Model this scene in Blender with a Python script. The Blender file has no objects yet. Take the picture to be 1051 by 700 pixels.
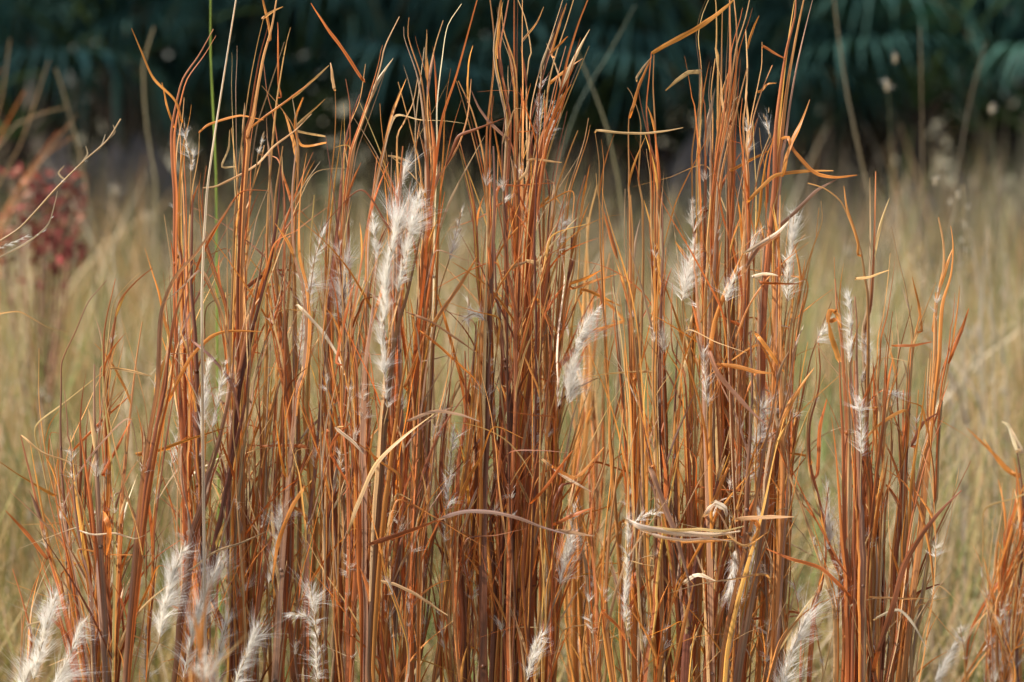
import bpy, math, random
import numpy as np
from mathutils import Vector, Matrix

random.seed(7)
RS = np.random.RandomState(11)
C = bpy.context.scene.collection
SC = bpy.context.scene

# ------------------------------------------------------------------ camera
CAM_H, PITCH, LENS = 1.0, math.radians(-4.9), 100.0
cam_data = bpy.data.cameras.new('camera')
cam = bpy.data.objects.new('camera', cam_data)
C.objects.link(cam)
cam.location = (0, 0, CAM_H)
cam.rotation_euler = (math.pi / 2 + PITCH, 0, 0)
cam_data.lens = LENS
cam_data.sensor_width = 36.0
cam_data.clip_start = 0.05
cam_data.clip_end = 2000
cam_data.dof.use_dof = True
cam_data.dof.focus_distance = 2.50
cam_data.dof.aperture_fstop = 6.8
cam_data.dof.aperture_blades = 0
SC.camera = cam

# ------------------------------------------------------------------ sky + sun
SUN_EL, SUN_AZ = math.radians(47), math.radians(-112)   # azimuth measured from +Y towards +X
w = bpy.data.worlds.new('World'); SC.world = w
w.use_nodes = True
nt = w.node_tree
bg = nt.nodes['Background']
sky = nt.nodes.new('ShaderNodeTexSky')
sky.sky_type = 'NISHITA'
sky.sun_disc = False
sky.sun_elevation = SUN_EL
sky.sun_rotation = SUN_AZ
sky.dust_density = 2.5
nt.links.new(sky.outputs[0], bg.inputs[0])
bg.inputs[1].default_value = 0.125
sun_d = bpy.data.lights.new('sun', 'SUN')
sun_d.energy = 4.6
sun_d.angle = math.radians(1.0)
sun_d.color = (1.0, 0.95, 0.87)
sun = bpy.data.objects.new('sun', sun_d)
C.objects.link(sun)
sd = Vector((math.sin(SUN_AZ) * math.cos(SUN_EL), math.cos(SUN_AZ) * math.cos(SUN_EL), math.sin(SUN_EL)))
sun.rotation_euler = sd.to_track_quat('Z', 'Y').to_euler()
SC.view_settings.view_transform = 'Standard'
SC.view_settings.look = 'None'
SC.view_settings.gamma = 1
SC.view_settings.exposure = 1.02
SC.cycles.max_bounces = 8
SC.cycles.diffuse_bounces = 4
SC.cycles.transmission_bounces = 4
SC.cycles.transparent_max_bounces = 4
SC.cycles.use_denoising = True

# ------------------------------------------------------------------ helpers
KPX = 36.0 / LENS / 1051.0            # metres per photo pixel at 1 m
cp, sp_ = math.cos(PITCH), math.sin(PITCH)


def at(px, py, d):
    """photo pixel -> world point at view depth d (metres)"""
    u = (px - 525.5) * KPX * d
    v = -(py - 350.0) * KPX * d
    return Vector((u, d * cp - v * sp_, CAM_H + d * sp_ + v * cp))


def tag(o, label, cat, group=None, kind=None):
    if label: o['label'] = label
    if cat: o['category'] = cat
    if group: o['group'] = group
    if kind: o['kind'] = kind
    return o


def empty(name, loc=(0, 0, 0)):
    o = bpy.data.objects.new(name, None)
    o.location = loc
    o.empty_display_size = 0.05
    C.objects.link(o)
    return o


class MB:
    """collects vertices, faces, a colour per vertex and a (u, v) per vertex"""
    def __init__(s):
        s.v, s.f, s.c, s.uv, s.n, s.m = [], [], [], [], 0, []

    def add(s, v, f, c, uv, m=0):
        s.v.append(np.asarray(v, float)); s.c.append(np.asarray(c, float)); s.uv.append(np.asarray(uv, float))
        f = np.asarray(f, int) + s.n
        s.f.append(f); s.m.append(np.full(len(f), m, int))
        s.n += len(v)

    def mesh(s, name, mats, origin=(0, 0, 0), smooth=True):
        me = bpy.data.meshes.new(name)
        v = np.concatenate(s.v) - np.array(origin)
        f = np.concatenate(s.f); c = np.concatenate(s.c); uv = np.concatenate(s.uv)
        me.vertices.add(len(v)); me.vertices.foreach_set('co', v.ravel())
        me.loops.add(f.size); me.loops.foreach_set('vertex_index', f.ravel())
        me.polygons.add(len(f)); me.polygons.foreach_set('loop_start', np.arange(len(f)) * 4)
        me.polygons.foreach_set('material_index', np.concatenate(s.m))
        me.update(calc_edges=True)
        a = me.color_attributes.new('tint', 'FLOAT_COLOR', 'POINT')
        a.data.foreach_set('color', np.concatenate([c, np.ones((len(c), 1))], 1).ravel())
        ul = me.uv_layers.new(name='UVMap')
        ul.data.foreach_set('uv', uv[f.ravel()].ravel())
        if smooth: me.polygons.foreach_set('use_smooth', np.ones(len(f), bool))
        for m in mats: me.materials.append(m)
        return me

    def build(s, name, mats, parent=None, origin=(0, 0, 0)):
        if not isinstance(mats, (list, tuple)): mats = [mats]
        o = bpy.data.objects.new(name, s.mesh(name, mats, origin))
        C.objects.link(o)
        if parent is not None: o.parent = parent
        return o


def catmull(P, step):
    P = np.asarray(P, float)
    if len(P) == 2: P = np.array([P[0], (P[0] + P[1]) / 2, P[1]])
    Q = np.vstack([2 * P[0] - P[1], P, 2 * P[-1] - P[-2]])
    out = []
    for i in range(1, len(Q) - 2):
        p0, p1, p2, p3 = Q[i - 1], Q[i], Q[i + 1], Q[i + 2]
        n = max(2, int(np.linalg.norm(p2 - p1) / step))
        n = min(n, 24)
        l1, l2 = np.linalg.norm(p1 - p0), np.linalg.norm(p2 - p1)
        l3 = np.linalg.norm(p3 - p2)
        m1 = (p2 - p0) / (l1 + l2) * l2 * 0.85
        m2 = (p3 - p1) / (l2 + l3) * l2 * 0.85
        for t in np.linspace(0, 1, n, endpoint=False):
            h00 = 2 * t**3 - 3 * t**2 + 1; h10 = t**3 - 2 * t**2 + t
            h01 = -2 * t**3 + 3 * t**2; h11 = t**3 - t**2
            out.append(h00 * p1 + h10 * m1 + h01 * p2 + h11 * m2)
    out.append(P[-1])
    return np.array(out)


def frames(P):
    T = np.gradient(P, axis=0)
    T /= np.linalg.norm(T, axis=1)[:, None] + 1e-9
    return T


def nrm(a):
    return a / (np.linalg.norm(a, axis=-1, keepdims=True) + 1e-9)


VIEW = np.array([0.0, 1.0, 0.0])


def strip(mb, P, width, col, col_tip=None, fold=0.35, yaw=0.0, twist=0.0, m=0, side=None):
    """a folded grass blade along P; width is an array; yaw turns it away from facing +-Y"""
    n = len(P)
    T = frames(P)
    s = nrm(np.cross(T, VIEW + 1e-4))
    if side is not None: s = nrm(np.cross(T, side))
    b = nrm(np.cross(s, T))
    t = np.linspace(0, 1, n)
    a = (yaw + twist * t + 0.18 * np.sin(t * RS.uniform(5, 14) + RS.uniform(0, 6)))[:, None]
    S = s * np.cos(a) + b * np.sin(a)
    B = nrm(np.cross(T, S))
    W = np.asarray(width)[:, None] / 2
    V = np.stack([P - S * W * math.cos(fold) , P + B * W * math.sin(fold), P + S * W * math.cos(fold)], 1).reshape(-1, 3)
    i = np.arange(n - 1)[:, None] * 3
    F = np.concatenate([i + [0, 1, 4, 3], i + [1, 2, 5, 4]], 0)
    L = np.concatenate([[0], np.cumsum(np.linalg.norm(np.diff(P, axis=0), axis=1))])
    off = RS.uniform(0, 50)
    UV = np.stack([np.stack([off + k * W[:, 0] * 1, off + L], 1) for k in (-1, 0, 1)], 1).reshape(-1, 2)
    col = np.asarray(col, float)
    ct = col if col_tip is None else np.asarray(col_tip, float)
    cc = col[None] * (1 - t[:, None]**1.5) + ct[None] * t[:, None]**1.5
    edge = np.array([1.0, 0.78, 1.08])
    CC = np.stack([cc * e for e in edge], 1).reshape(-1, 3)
    mb.add(V, F, np.clip(CC, 0, .95), UV, m)


def tube(mb, P, rad, col, k=6, m=0, col_tip=None):
    n = len(P)
    T = frames(P)
    s = nrm(np.cross(T, np.array([0.31, 0.9, 0.11])))
    b = np.cross(s, T)
    an = np.linspace(0, 2 * math.pi, k, endpoint=False)
    R = np.asarray(rad) * np.ones(n)
    V = (P[:, None] + R[:, None, None] * (s[:, None] * np.cos(an)[None, :, None] + b[:, None] * np.sin(an)[None, :, None])).reshape(-1, 3)
    i = np.arange(n - 1)[:, None] * k
    F = []
    for j in range(k):
        F.append(i + [j, (j + 1) % k, k + (j + 1) % k, k + j])
    F = np.concatenate(F, 0)
    L = np.concatenate([[0], np.cumsum(np.linalg.norm(np.diff(P, axis=0), axis=1))])
    off = RS.uniform(0, 50)
    UV = np.stack([np.stack([off + abs(j - k / 2) * R.mean() + 0 * L, off + L], 1) for j in range(k)], 1).reshape(-1, 2)
    t = np.linspace(0, 1, n)[:, None]
    col = np.asarray(col, float); ct = col if col_tip is None else np.asarray(col_tip, float)
    cc = np.repeat((col * (1 - t) + ct * t)[:, None], k, 1).reshape(-1, 3)
    mb.add(V, F, np.clip(cc, 0, .95), UV, m)


def hairs(mb, A, n, length, col, width=0.00030, spread=0.8, droop=0.15, lean=None, seg=4, m=0, tuft=16):
    """silky hairs leaving the axis polyline A"""
    g = max(4, n // tuft)
    gi = RS.randint(0, g, n)
    idx = np.clip((RS.beta(1.1, 1.25, g) * (len(A) - 1))[gi] + RS.normal(0, .15, n), 0, len(A) - 1.001)
    i0 = idx.astype(int); fr = (idx - i0)[:, None]
    S0 = A[i0] * (1 - fr) + A[i0 + 1] * fr
    T = frames(A)[i0]
    R = nrm(nrm(RS.normal(size=(g, 3)))[gi] + RS.normal(0, .35, (n, 3)))
    R = nrm(R - T * (R * T).sum(1, keepdims=True))
    k = (RS.uniform(0.1, 1.0, (g, 1))[gi] * RS.uniform(.75, 1.25, (n, 1)) * spread)
    D = nrm(T * (1 - 0.35 * k) + R * k + (0 if lean is None else np.array(lean)[None] * k))
    L = length * RS.uniform(0.45, 1.25, (g, 1))[gi] * RS.uniform(0.45, 1.1, (n, 1)) * (1 - 0.35 * (idx / len(A))[:, None])
    curl = nrm(RS.normal(size=(g, 3)))[gi] * RS.uniform(0, 0.4, (g, 1))[gi] + RS.normal(0, .08, (n, 3)) + np.array([0, 0, -droop]) 
    side = nrm(np.cross(D, nrm(RS.normal(size=(n, 3)))))
    tt = np.linspace(0, 1, seg + 1)
    V = []
    for q, t in enumerate(tt):
        p = S0 + D * L * t + curl * L * (t**2) 
        ww = width * (1 - 0.8 * t) * RS.uniform(0.7, 1.2, (n, 1)) / 2
        V.append(p - side * ww); V.append(p + side * ww)
    V = np.stack(V, 1).reshape(-1, 3)
    st = 2 * (seg + 1)
    base = np.arange(n)[:, None] * st
    F = np.concatenate([base + [2 * q, 2 * q + 1, 2 * q + 3, 2 * q + 2] for q in range(seg)], 0)
    c = np.asarray(col)[None] * RS.uniform(0.8, 1.08, (n, 1))
    CC = np.repeat(c, st, 0)
    UV = np.zeros((len(V), 2))
    mb.add(V, F, np.clip(CC, 0, .93), UV, m)


# ------------------------------------------------------------------ materials
def new_mat(name):
    m = bpy.data.materials.new(name); m.use_nodes = True
    nt = m.node_tree; nt.nodes.clear()
    return m, nt, nt.nodes.new, nt.links.new


def blade_mat(name, rough=0.5, trans=0.35, streak=0.45, scale=1.0, spots=0.5, bump=0.25, warm=(1.25, 0.9, 0.6), spec=0.35, bands=0.0):
    m, nt, N, L = new_mat(name)
    out = N('ShaderNodeOutputMaterial')
    att = N('ShaderNodeAttribute'); att.attribute_name = 'tint'
    uv = N('ShaderNodeUVMap')
    mp = N('ShaderNodeMapping'); mp.inputs['Scale'].default_value = (1500 * scale, 14 * scale, 1)
    L(uv.outputs[0], mp.inputs[0])
    n1 = N('ShaderNodeTexNoise'); n1.inputs['Scale'].default_value = 1.0; n1.inputs['Detail'].default_value = 4
    L(mp.outputs[0], n1.inputs['Vector'])
    r1 = N('ShaderNodeMapRange'); r1.inputs[1].default_value = .3; r1.inputs[2].default_value = .7
    r1.inputs[3].default_value = 1 - streak; r1.inputs[4].default_value = 1 + streak * .7
    L(n1.outputs[0], r1.inputs[0])
    mp2 = N('ShaderNodeMapping'); mp2.inputs['Scale'].default_value = (260 * scale, 55 * scale, 1)
    L(uv.outputs[0], mp2.inputs[0])
    n2 = N('ShaderNodeTexNoise'); n2.inputs['Scale'].default_value = 1.0; n2.inputs['Detail'].default_value = 6
    n2.inputs['Roughness'].default_value = .65
    L(mp2.outputs[0], n2.inputs['Vector'])
    r2 = N('ShaderNodeMapRange'); r2.inputs[1].default_value = .55; r2.inputs[2].default_value = .75
    r2.inputs[3].default_value = 0; r2.inputs[4].default_value = spots
    L(n2.outputs[0], r2.inputs[0])
    mul = N('ShaderNodeVectorMath'); mul.operation = 'SCALE'
    L(att.outputs['Color'], mul.inputs[0]); L(r1.outputs[0], mul.inputs['Scale'])
    mx = N('ShaderNodeMixRGB'); mx.blend_type = 'MULTIPLY'; mx.inputs[2].default_value = (.45, .33, .27, 1)
    L(r2.outputs[0], mx.inputs[0]); L(mul.outputs[0], mx.inputs[1])
    if bands:
        mp3 = N('ShaderNodeMapping'); mp3.inputs['Scale'].default_value = (420, 9, 1)
        L(uv.outputs[0], mp3.inputs[0])
        n3 = N('ShaderNodeTexNoise'); n3.inputs['Scale'].default_value = 1.0; n3.inputs['Detail'].default_value = 5
        L(mp3.outputs[0], n3.inputs['Vector'])
        for lo, hi, cc in ((.52, .66, (.80, .95, 1.35)), (.48, .34, (1.3, 1.12, .85))):
            r3 = N('ShaderNodeMapRange'); r3.inputs[1].default_value = lo; r3.inputs[2].default_value = hi
            r3.inputs[3].default_value = 0; r3.inputs[4].default_value = bands
            L(n3.outputs[0], r3.inputs[0])
            m3 = N('ShaderNodeMixRGB'); m3.blend_type = 'MULTIPLY'; m3.inputs[2].default_value = (*cc, 1)
            L(r3.outputs[0], m3.inputs[0]); L(mx.outputs[0], m3.inputs[1]); mx = m3
    p = N('ShaderNodeBsdfPrincipled'); p.inputs['Roughness'].default_value = rough
    p.inputs['Specular IOR Level'].default_value = spec
    L(mx.outputs[0], p.inputs['Base Color'])
    if bump:
        bp = N('ShaderNodeBump'); bp.inputs['Strength'].default_value = bump; bp.inputs['Distance'].default_value = .0004
        L(n1.outputs[0], bp.inputs['Height']); L(bp.outputs[0], p.inputs['Normal'])
    tr = N('ShaderNodeBsdfTranslucent')
    wm = N('ShaderNodeMixRGB'); wm.blend_type = 'MULTIPLY'; wm.inputs[0].default_value = 1; wm.inputs[2].default_value = (*warm, 1)
    L(mx.outputs[0], wm.inputs[1]); L(wm.outputs[0], tr.inputs[0])
    ms = N('ShaderNodeMixShader'); ms.inputs[0].default_value = trans
    L(p.outputs[0], ms.inputs[1]); L(tr.outputs[0], ms.inputs[2])
    L(ms.outputs[0], out.inputs[0])
    return m


M_BLADE = blade_mat('dry_blade', rough=.42, trans=.5, streak=.5, spots=.6, bands=.55, spec=.35, warm=(1.3, .95, .55))
M_STALK = blade_mat('dry_stalk', rough=.42, trans=.42, streak=.55, spots=.6, bands=.6, spec=.4, warm=(1.3, .95, .55))
M_HAIR = blade_mat('silky_hair', rough=.5, trans=.45, streak=.05, spots=0, bump=0, warm=(1.0, .98, .92))
M_MEADOW = blade_mat('meadow_blade', rough=.6, trans=.35, streak=.2, scale=.3, spots=.3, bump=0, warm=(1.0, 1.0, .7), spec=.2)
M_LEAF = blade_mat('woodland_leaf', rough=.8, trans=.2, streak=.2, scale=.05, spots=.4, bump=0, warm=(.9, 1.1, .6), spec=.08)
M_FROND = blade_mat('palmetto_frond', rough=.6, trans=.12, streak=.15, scale=.1, spots=.3, bump=0, warm=(.8, 1.1, .7), spec=.12)
M_BARK = blade_mat('bark', rough=.9, trans=0, streak=.35, scale=.03, spots=.8, bump=.3, spec=.1)

# strand colours, linear
COL = {
    'O': (.62, .26, .056), 'R': (.49, .148, .034), 'D': (.24, .080, .030), 'M': (.38, .225, .14),
    'S': (.60, .40, .18), 'P': (.72, .60, .42), 'G': (.26, .36, .06), 'V': (.44, .36, .13), 'Y': (.64, .36, .08), 'L': (.46, .31, .25), 'W': (.42, .29, .17),  # L puts the arched blade's pale mauve sheen into its colour
}


def jit(c, a=.14):
    c = np.array(c)
    return np.clip(c * (1 + RS.uniform(-a, a)) * (1 + RS.uniform(-a * .4, a * .4, 3)), .005, .9)


# ------------------------------------------------------------------ ground
def ground():
    xs = np.concatenate([np.linspace(-400, -12, 12), np.linspace(-10, 10, 41), np.linspace(12, 400, 12)])
    ys = np.concatenate([np.linspace(-300, -6, 8), np.linspace(-4, 26, 61), np.linspace(30, 700, 14)])
    X, Y = np.meshgrid(xs, ys)
    Z = 0.02 * np.sin(X * 1.3 + 1) * np.cos(Y * .9) - .02
    V = np.stack([X, Y, Z], -1).reshape(-1, 3)
    nx, ny = len(xs), len(ys)
    F = [(j * nx + i, j * nx + i + 1, (j + 1) * nx + i + 1, (j + 1) * nx + i) for j in range(ny - 1) for i in range(nx - 1)]
    m, nt, N, L = new_mat('soil_and_thatch')
    out = N('ShaderNodeOutputMaterial'); p = N('ShaderNodeBsdfPrincipled'); p.inputs['Roughness'].default_value = .95
    tc = N('ShaderNodeTexCoord')
    n = N('ShaderNodeTexNoise'); n.inputs['Scale'].default_value = 3; n.inputs['Detail'].default_value = 10
    L(tc.outputs['Object'], n.inputs['Vector'])
    cr = N('ShaderNodeValToRGB')
    cr.color_ramp.elements[0].position = .35; cr.color_ramp.elements[0].color = (.07, .065, .03, 1)
    cr.color_ramp.elements[1].position = .65; cr.color_ramp.elements[1].color = (.2, .16, .085, 1)
    L(n.outputs[0], cr.inputs[0]); L(cr.outputs[0], p.inputs['Base Color']); L(p.outputs[0], out.inputs[0])
    mb = MB(); mb.add(V, F, np.full((len(V), 3), .2), V[:, :2])
    o = mb.build('ground', m)
    o['kind'] = 'structure'


ground()


# ------------------------------------------------------------------ meadow (uncountable)
def blade_field(mb, X, Y, H, W, cols, bend, seg=4, z0=0.0):
    n = len(X)
    az = RS.uniform(0, 2 * math.pi, n); faz = RS.uniform(0, math.pi, n)
    D = np.stack([np.cos(az), np.sin(az), np.zeros(n)], 1)
    S = np.stack([np.cos(faz), np.sin(faz), np.zeros(n)], 1)
    base = np.stack([X, Y, np.full(n, z0)], 1)
    V = []
    for q in range(seg + 1):
        t = q / seg
        p = base + D * (bend * H * t**2)[:, None] + np.stack([0 * H, 0 * H, H * (t - .18 * (bend > .35) * t**3)], 1)
        ww = (W * (1 - t**2 * .9) / 2)[:, None]
        V += [p - S * ww, p + S * ww]
    V = np.stack(V, 1).reshape(-1, 3)
    st = 2 * (seg + 1); b = np.arange(n)[:, None] * st
    F = np.concatenate([b + [2 * q, 2 * q + 1, 2 * q + 3, 2 * q + 2] for q in range(seg)], 0)
    mb.add(V, F, np.repeat(cols, st, 0), np.stack([V[:, 0] + V[:, 1], V[:, 2]], 1))


def meadow():
    pal = np.array([(.40, .31, .13), (.27, .255, .09), (.48, .36, .20), (.60, .49, .35), (.39, .25, .13), (.17, .22, .07), (.44, .25, .10)])
    n = 150000
    Y = 3.05 + (12.2 - 3.05) * RS.uniform(0, 1, n) ** .8
    half = Y * .18 + 0.9
    X = RS.uniform(-1, 1, n) * half
    # patchiness: tussocks
    tx = RS.uniform(-3.3, 3.3, 900); ty = RS.uniform(3.1, 12.2, 900)
    k = RS.randint(0, 900, n); u = RS.uniform(0, 1, n) < .55
    X = np.where(u, tx[k] + RS.normal(0, .06, n), X); Y = np.where(u, np.maximum(3.0, ty[k] + RS.normal(0, .06, n)), Y)
    keep = np.abs(X) < Y * .18 + 1.0
    X, Y, k, u = X[keep], Y[keep], k[keep], u[keep]
    n = len(X)
    tk = RS.randint(0, 7, 900)
    patch = np.sin(X * 1.9 + 1.2) * np.cos(Y * 1.3) + .5 * np.sin(X * 4.1 + Y * 2.3)
    pr = RS.uniform(0, 1, n)
    ci = np.where(pr < .30, 0, np.where(pr < .46, 1, np.where(pr < .70, 2, np.where(pr < .82, 3, np.where(pr < .92, 4, 5)))))
    ci = np.where(patch > .5, np.where(pr < .5, 5, ci), ci)
    ci = np.where(u & (RS.uniform(0, 1, n) < .5), tk[k], ci)
    cols = pal[ci] * RS.uniform(.75, 1.2, (n, 1))
    H = RS.uniform(.28, .62, n) * (1 + .12 * patch)
    th = RS.uniform(.65, 1.4, 900)
    H = np.where(u, H * th[k], H * .85)
    H = np.where(Y < 3.8, H * (.62 + .38 * (Y - 3.0) / .8), H)
    W = RS.uniform(.002, .0052, n)
    mb = MB()
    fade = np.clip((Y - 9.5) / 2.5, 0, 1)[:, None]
    cols = (cols * (1 - fade * .35)) * np.array([.92, .87, .84])          # darker towards the wood
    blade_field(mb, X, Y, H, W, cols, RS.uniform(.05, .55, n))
    m = 1500                                   # taller, coarser straws among the fine grass
    Y2 = RS.uniform(3.9, 11.5, m); X2 = RS.uniform(-1, 1, m) * (Y2 * .18 + .9)
    H2 = RS.uniform(.5, .84, m) * np.clip(.8 + .25 * (Y2 - 4) / 3, .8, 1.1)
    c2 = pal[RS.choice([0, 2, 3, 3, 4, 5, 6], m)] * RS.uniform(.7, 1.2, (m, 1))
    blade_field(mb, X2, Y2, H2, RS.uniform(.006, .012, m), c2, RS.uniform(.05, .7, m), seg=6)
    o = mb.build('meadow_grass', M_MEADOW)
    tag(o, 'blurred olive and tan grass filling the meadow behind the rust-coloured clumps', 'meadow grass', kind='stuff')


meadow()


def weeds():
    n = 26000
    Y = RS.uniform(8.2, 12.3, n); X = RS.uniform(-1, 1, n) * (Y * .18 + 1.0)
    k = RS.randint(0, 170, n); cx = RS.uniform(-3.3, 3.3, 170); cy = RS.uniform(8.6, 12.3, 170); ch = np.where(RS.uniform(0, 1, 170) < .3, RS.uniform(.8, 1.05, 170), RS.uniform(.5, .76, 170))
    u = RS.uniform(0, 1, n) < .75
    X = np.where(u, cx[k] + RS.normal(0, .10, n), X); Y = np.where(u, cy[k] + RS.normal(0, .10, n), Y)
    ch = ch * (1 + .04 * (cx / cy > .06) + .08 * (cx / cy < -.06))
    H = np.where(u, ch[k], .6) * RS.uniform(.4, 1.0, n)
    pal = np.array([(.11, .08, .06), (.20, .15, .10), (.10, .10, .055), (.27, .22, .16), (.14, .10, .09), (.15, .15, .08)])
    tk = RS.randint(0, 6, 170)
    ci = np.where(u & (RS.uniform(0, 1, n) < .6), tk[k], RS.randint(0, 6, n))
    mb = MB()
    blade_field(mb, X, Y, H, RS.uniform(.003, .008, n), pal[ci] * RS.uniform(.7, 1.25, (n, 1)), RS.uniform(.05, .5, n))
    o = mb.build('tall_weeds', M_MEADOW)
    tag(o, 'ragged brownish weeds where the meadow runs into the dark wood', 'tall weeds', kind='stuff')


weeds()


# ------------------------------------------------------------------ woodland edge
def leafcloud(mb, cen, rad, n, size, cols, flat=.6):
    cen = np.asarray(cen, float); k = RS.randint(0, len(cen), n)
    P = cen[k] + nrm(RS.normal(size=(n, 3))) * (np.asarray(rad)[k] * RS.uniform(.35, 1, n) ** .6)[:, None] * np.array([1, 1, flat + .2])
    a = nrm(RS.normal(size=(n, 3))); b = nrm(np.cross(a, RS.normal(size=(n, 3))))
    s = (size * RS.uniform(.5, 1.3, n))[:, None]
    mid = P + np.cross(a, b) * s * .12
    V = np.stack([P - a * s, mid - b * s * .45, P + a * s, mid + b * s * .45], 1).reshape(-1, 3)
    V[:, 2] = np.maximum(V[:, 2], .02)
    F = np.arange(n)[:, None] * 4 + [0, 1, 2, 3]
    c = np.asarray(cols)[RS.randint(0, len(cols), n)] * RS.uniform(.6, 1.3, (n, 1))
    mb.add(V, F, np.repeat(c, 4, 0), V[:, :2] + V[:, 2:3])


def undergrowth():
    mb = MB()
    n = 60
    cen = [(RS.uniform(-6.5, 6.5), RS.uniform(16.8, 18.2), RS.uniform(.3, 3.2)) for _ in range(260)]
    rad = [RS.uniform(.4, .9) for _ in cen]
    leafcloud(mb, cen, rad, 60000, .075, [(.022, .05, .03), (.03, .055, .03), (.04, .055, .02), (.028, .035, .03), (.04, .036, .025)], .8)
    o = mb.build('undergrowth', M_LEAF)
    tag(o, 'near-black green thicket closing the view behind the palmettos', 'undergrowth', kind='stuff')


undergrowth()


def tree(x, y, h, lean):
    t = empty('tree', (x, y, 0))
    pts = [(0, 0, -.1), (lean * .3, 0, h * .3), (lean * .5, .1, h * .6), (lean, .1, h * .9)]
    P = catmull(pts, .3)
    mb = MB(); r = np.linspace(.16, .05, len(P)); r[0] = .22
    tube(mb, P, r, (.11, .09, .075), 10)
    for i in range(9):
        a = RS.uniform(0, 6.28); z = RS.uniform(.45, .9) * h
        b0 = np.array([lean * z / h, .08, z]); L = RS.uniform(.9, 1.9)
        Q = catmull([b0, b0 + np.array([math.cos(a) * L * .5, math.sin(a) * L * .5, L * .25]), b0 + np.array([math.cos(a) * L, math.sin(a) * L, L * .4])], .2)
        tube(mb, Q, np.linspace(.05, .012, len(Q)), (.11, .09, .075), 6)
    mb.build('trunk', M_BARK, t)
    mb = MB()
    cen = [(lean + RS.normal(0, 1.0), RS.normal(0, 1.0), h * RS.uniform(.55, 1.12)) for _ in range(46)]
    leafcloud(mb, cen, [RS.uniform(.3, .75) for _ in cen], 11000, .07, [(.03, .065, .02), (.045, .085, .025), (.025, .05, .02)], .7)
    mb.build('crown', M_LEAF, t)
    return t


for i, (x, y, h, ln) in enumerate([(-2.6, 16.0, 6.2, -.3), (-.4, 15.5, 5.8, .25), (2.0, 16.2, 6.4, -.2), (4.3, 15.5, 5.9, .3)]):
    t = tree(x, y, h, ln)
    tag(t, 'dark-trunked tree lost in the deep shade behind the palmettos', 'tree', 'trees at the edge of the wood')
for i, (x, y, h, ln) in enumerate([(-8.6, 10.2, 8.8, .5), (-5.6, 9.9, 8.4, -.3)]):  # out-of-view trees, added to cast shade on the palmettos and weeds
    t = tree(x, y, h, ln)
    tag(t, 'tall unseen tree added left of the view to shade the palmettos', 'tree', 'unseen trees added to shade the wood edge')


def frond_mesh(name, dead=False, seed=0):
    """fan frond: petiole from the origin, blade of narrow folded leaflets; grows along +X and up"""
    mb = MB()
    gc = (.052, .120, .098) if not dead else (.20, .17, .165)
    Lp = .75
    if dead:
        pts = [(0, 0, 0), (.2, 0, .08), (.32, 0, -.08), (.36, 0, -.35)]
    else:
        pts = [(0, 0, 0), (.25, 0, .28), (.5, 0, .52), (.72, 0, .66)]
    P = catmull(pts, .08)
    tube(mb, P, np.linspace(.012, .006, len(P)), (.10, .15, .05) if not dead else (.2, .15, .1), 6)
    tip = P[-1]; T = nrm(P[-1] - P[-3])
    sidev = np.array([0, 1.0, 0]); upv = nrm(np.cross(T, sidev))
    if upv[2] < 0: upv = -upv
    n = 34 if not dead else 20
    for i in range(n):
        a = (i / (n - 1) - .5) * (3.7 if not dead else 1.0)
        d = T * math.cos(a) + sidev * math.sin(a)
        L = (.62 - .12 * abs(a) / 1.85) * RS.uniform(.88, 1.06)
        droop = -.26 if not dead else -.35
        q = np.array([tip, tip + d * L * .35 + upv * .05, tip + d * L * .7 + upv * .04, tip + d * L + np.array([0, 0, droop * RS.uniform(.3, 1.3)])])
        Q = catmull(q, .06)
        t = np.linspace(0, 1, len(Q))
        wdt = (.025 if not dead else .034) * np.where(t < .4, .35 + t * 1.6, 1 - ((t - .4) / .6) ** 1.6 * .95)
        S = nrm(np.cross(frames(Q), upv))
        W = wdt[:, None] / 2
        V = np.stack([Q - S * W + upv * W * .5, Q, Q + S * W + upv * W * .5], 1).reshape(-1, 3)
        k = np.arange(len(Q) - 1)[:, None] * 3
        F = np.concatenate([k + [0, 1, 4, 3], k + [1, 2, 5, 4]])
        c = np.array(gc) * RS.uniform(.7, 1.35)
        if not dead and RS.uniform() < .06: c = np.array([.12, .10, .05])
        mb.add(V, F, np.tile(c, (len(V), 1)), V[:, :2])
    return mb.mesh(name, [M_FROND])


FROND = [frond_mesh('frond') for _ in range(4)]
DEAD = [frond_mesh('dead_frond', True) for _ in range(3)]


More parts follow.
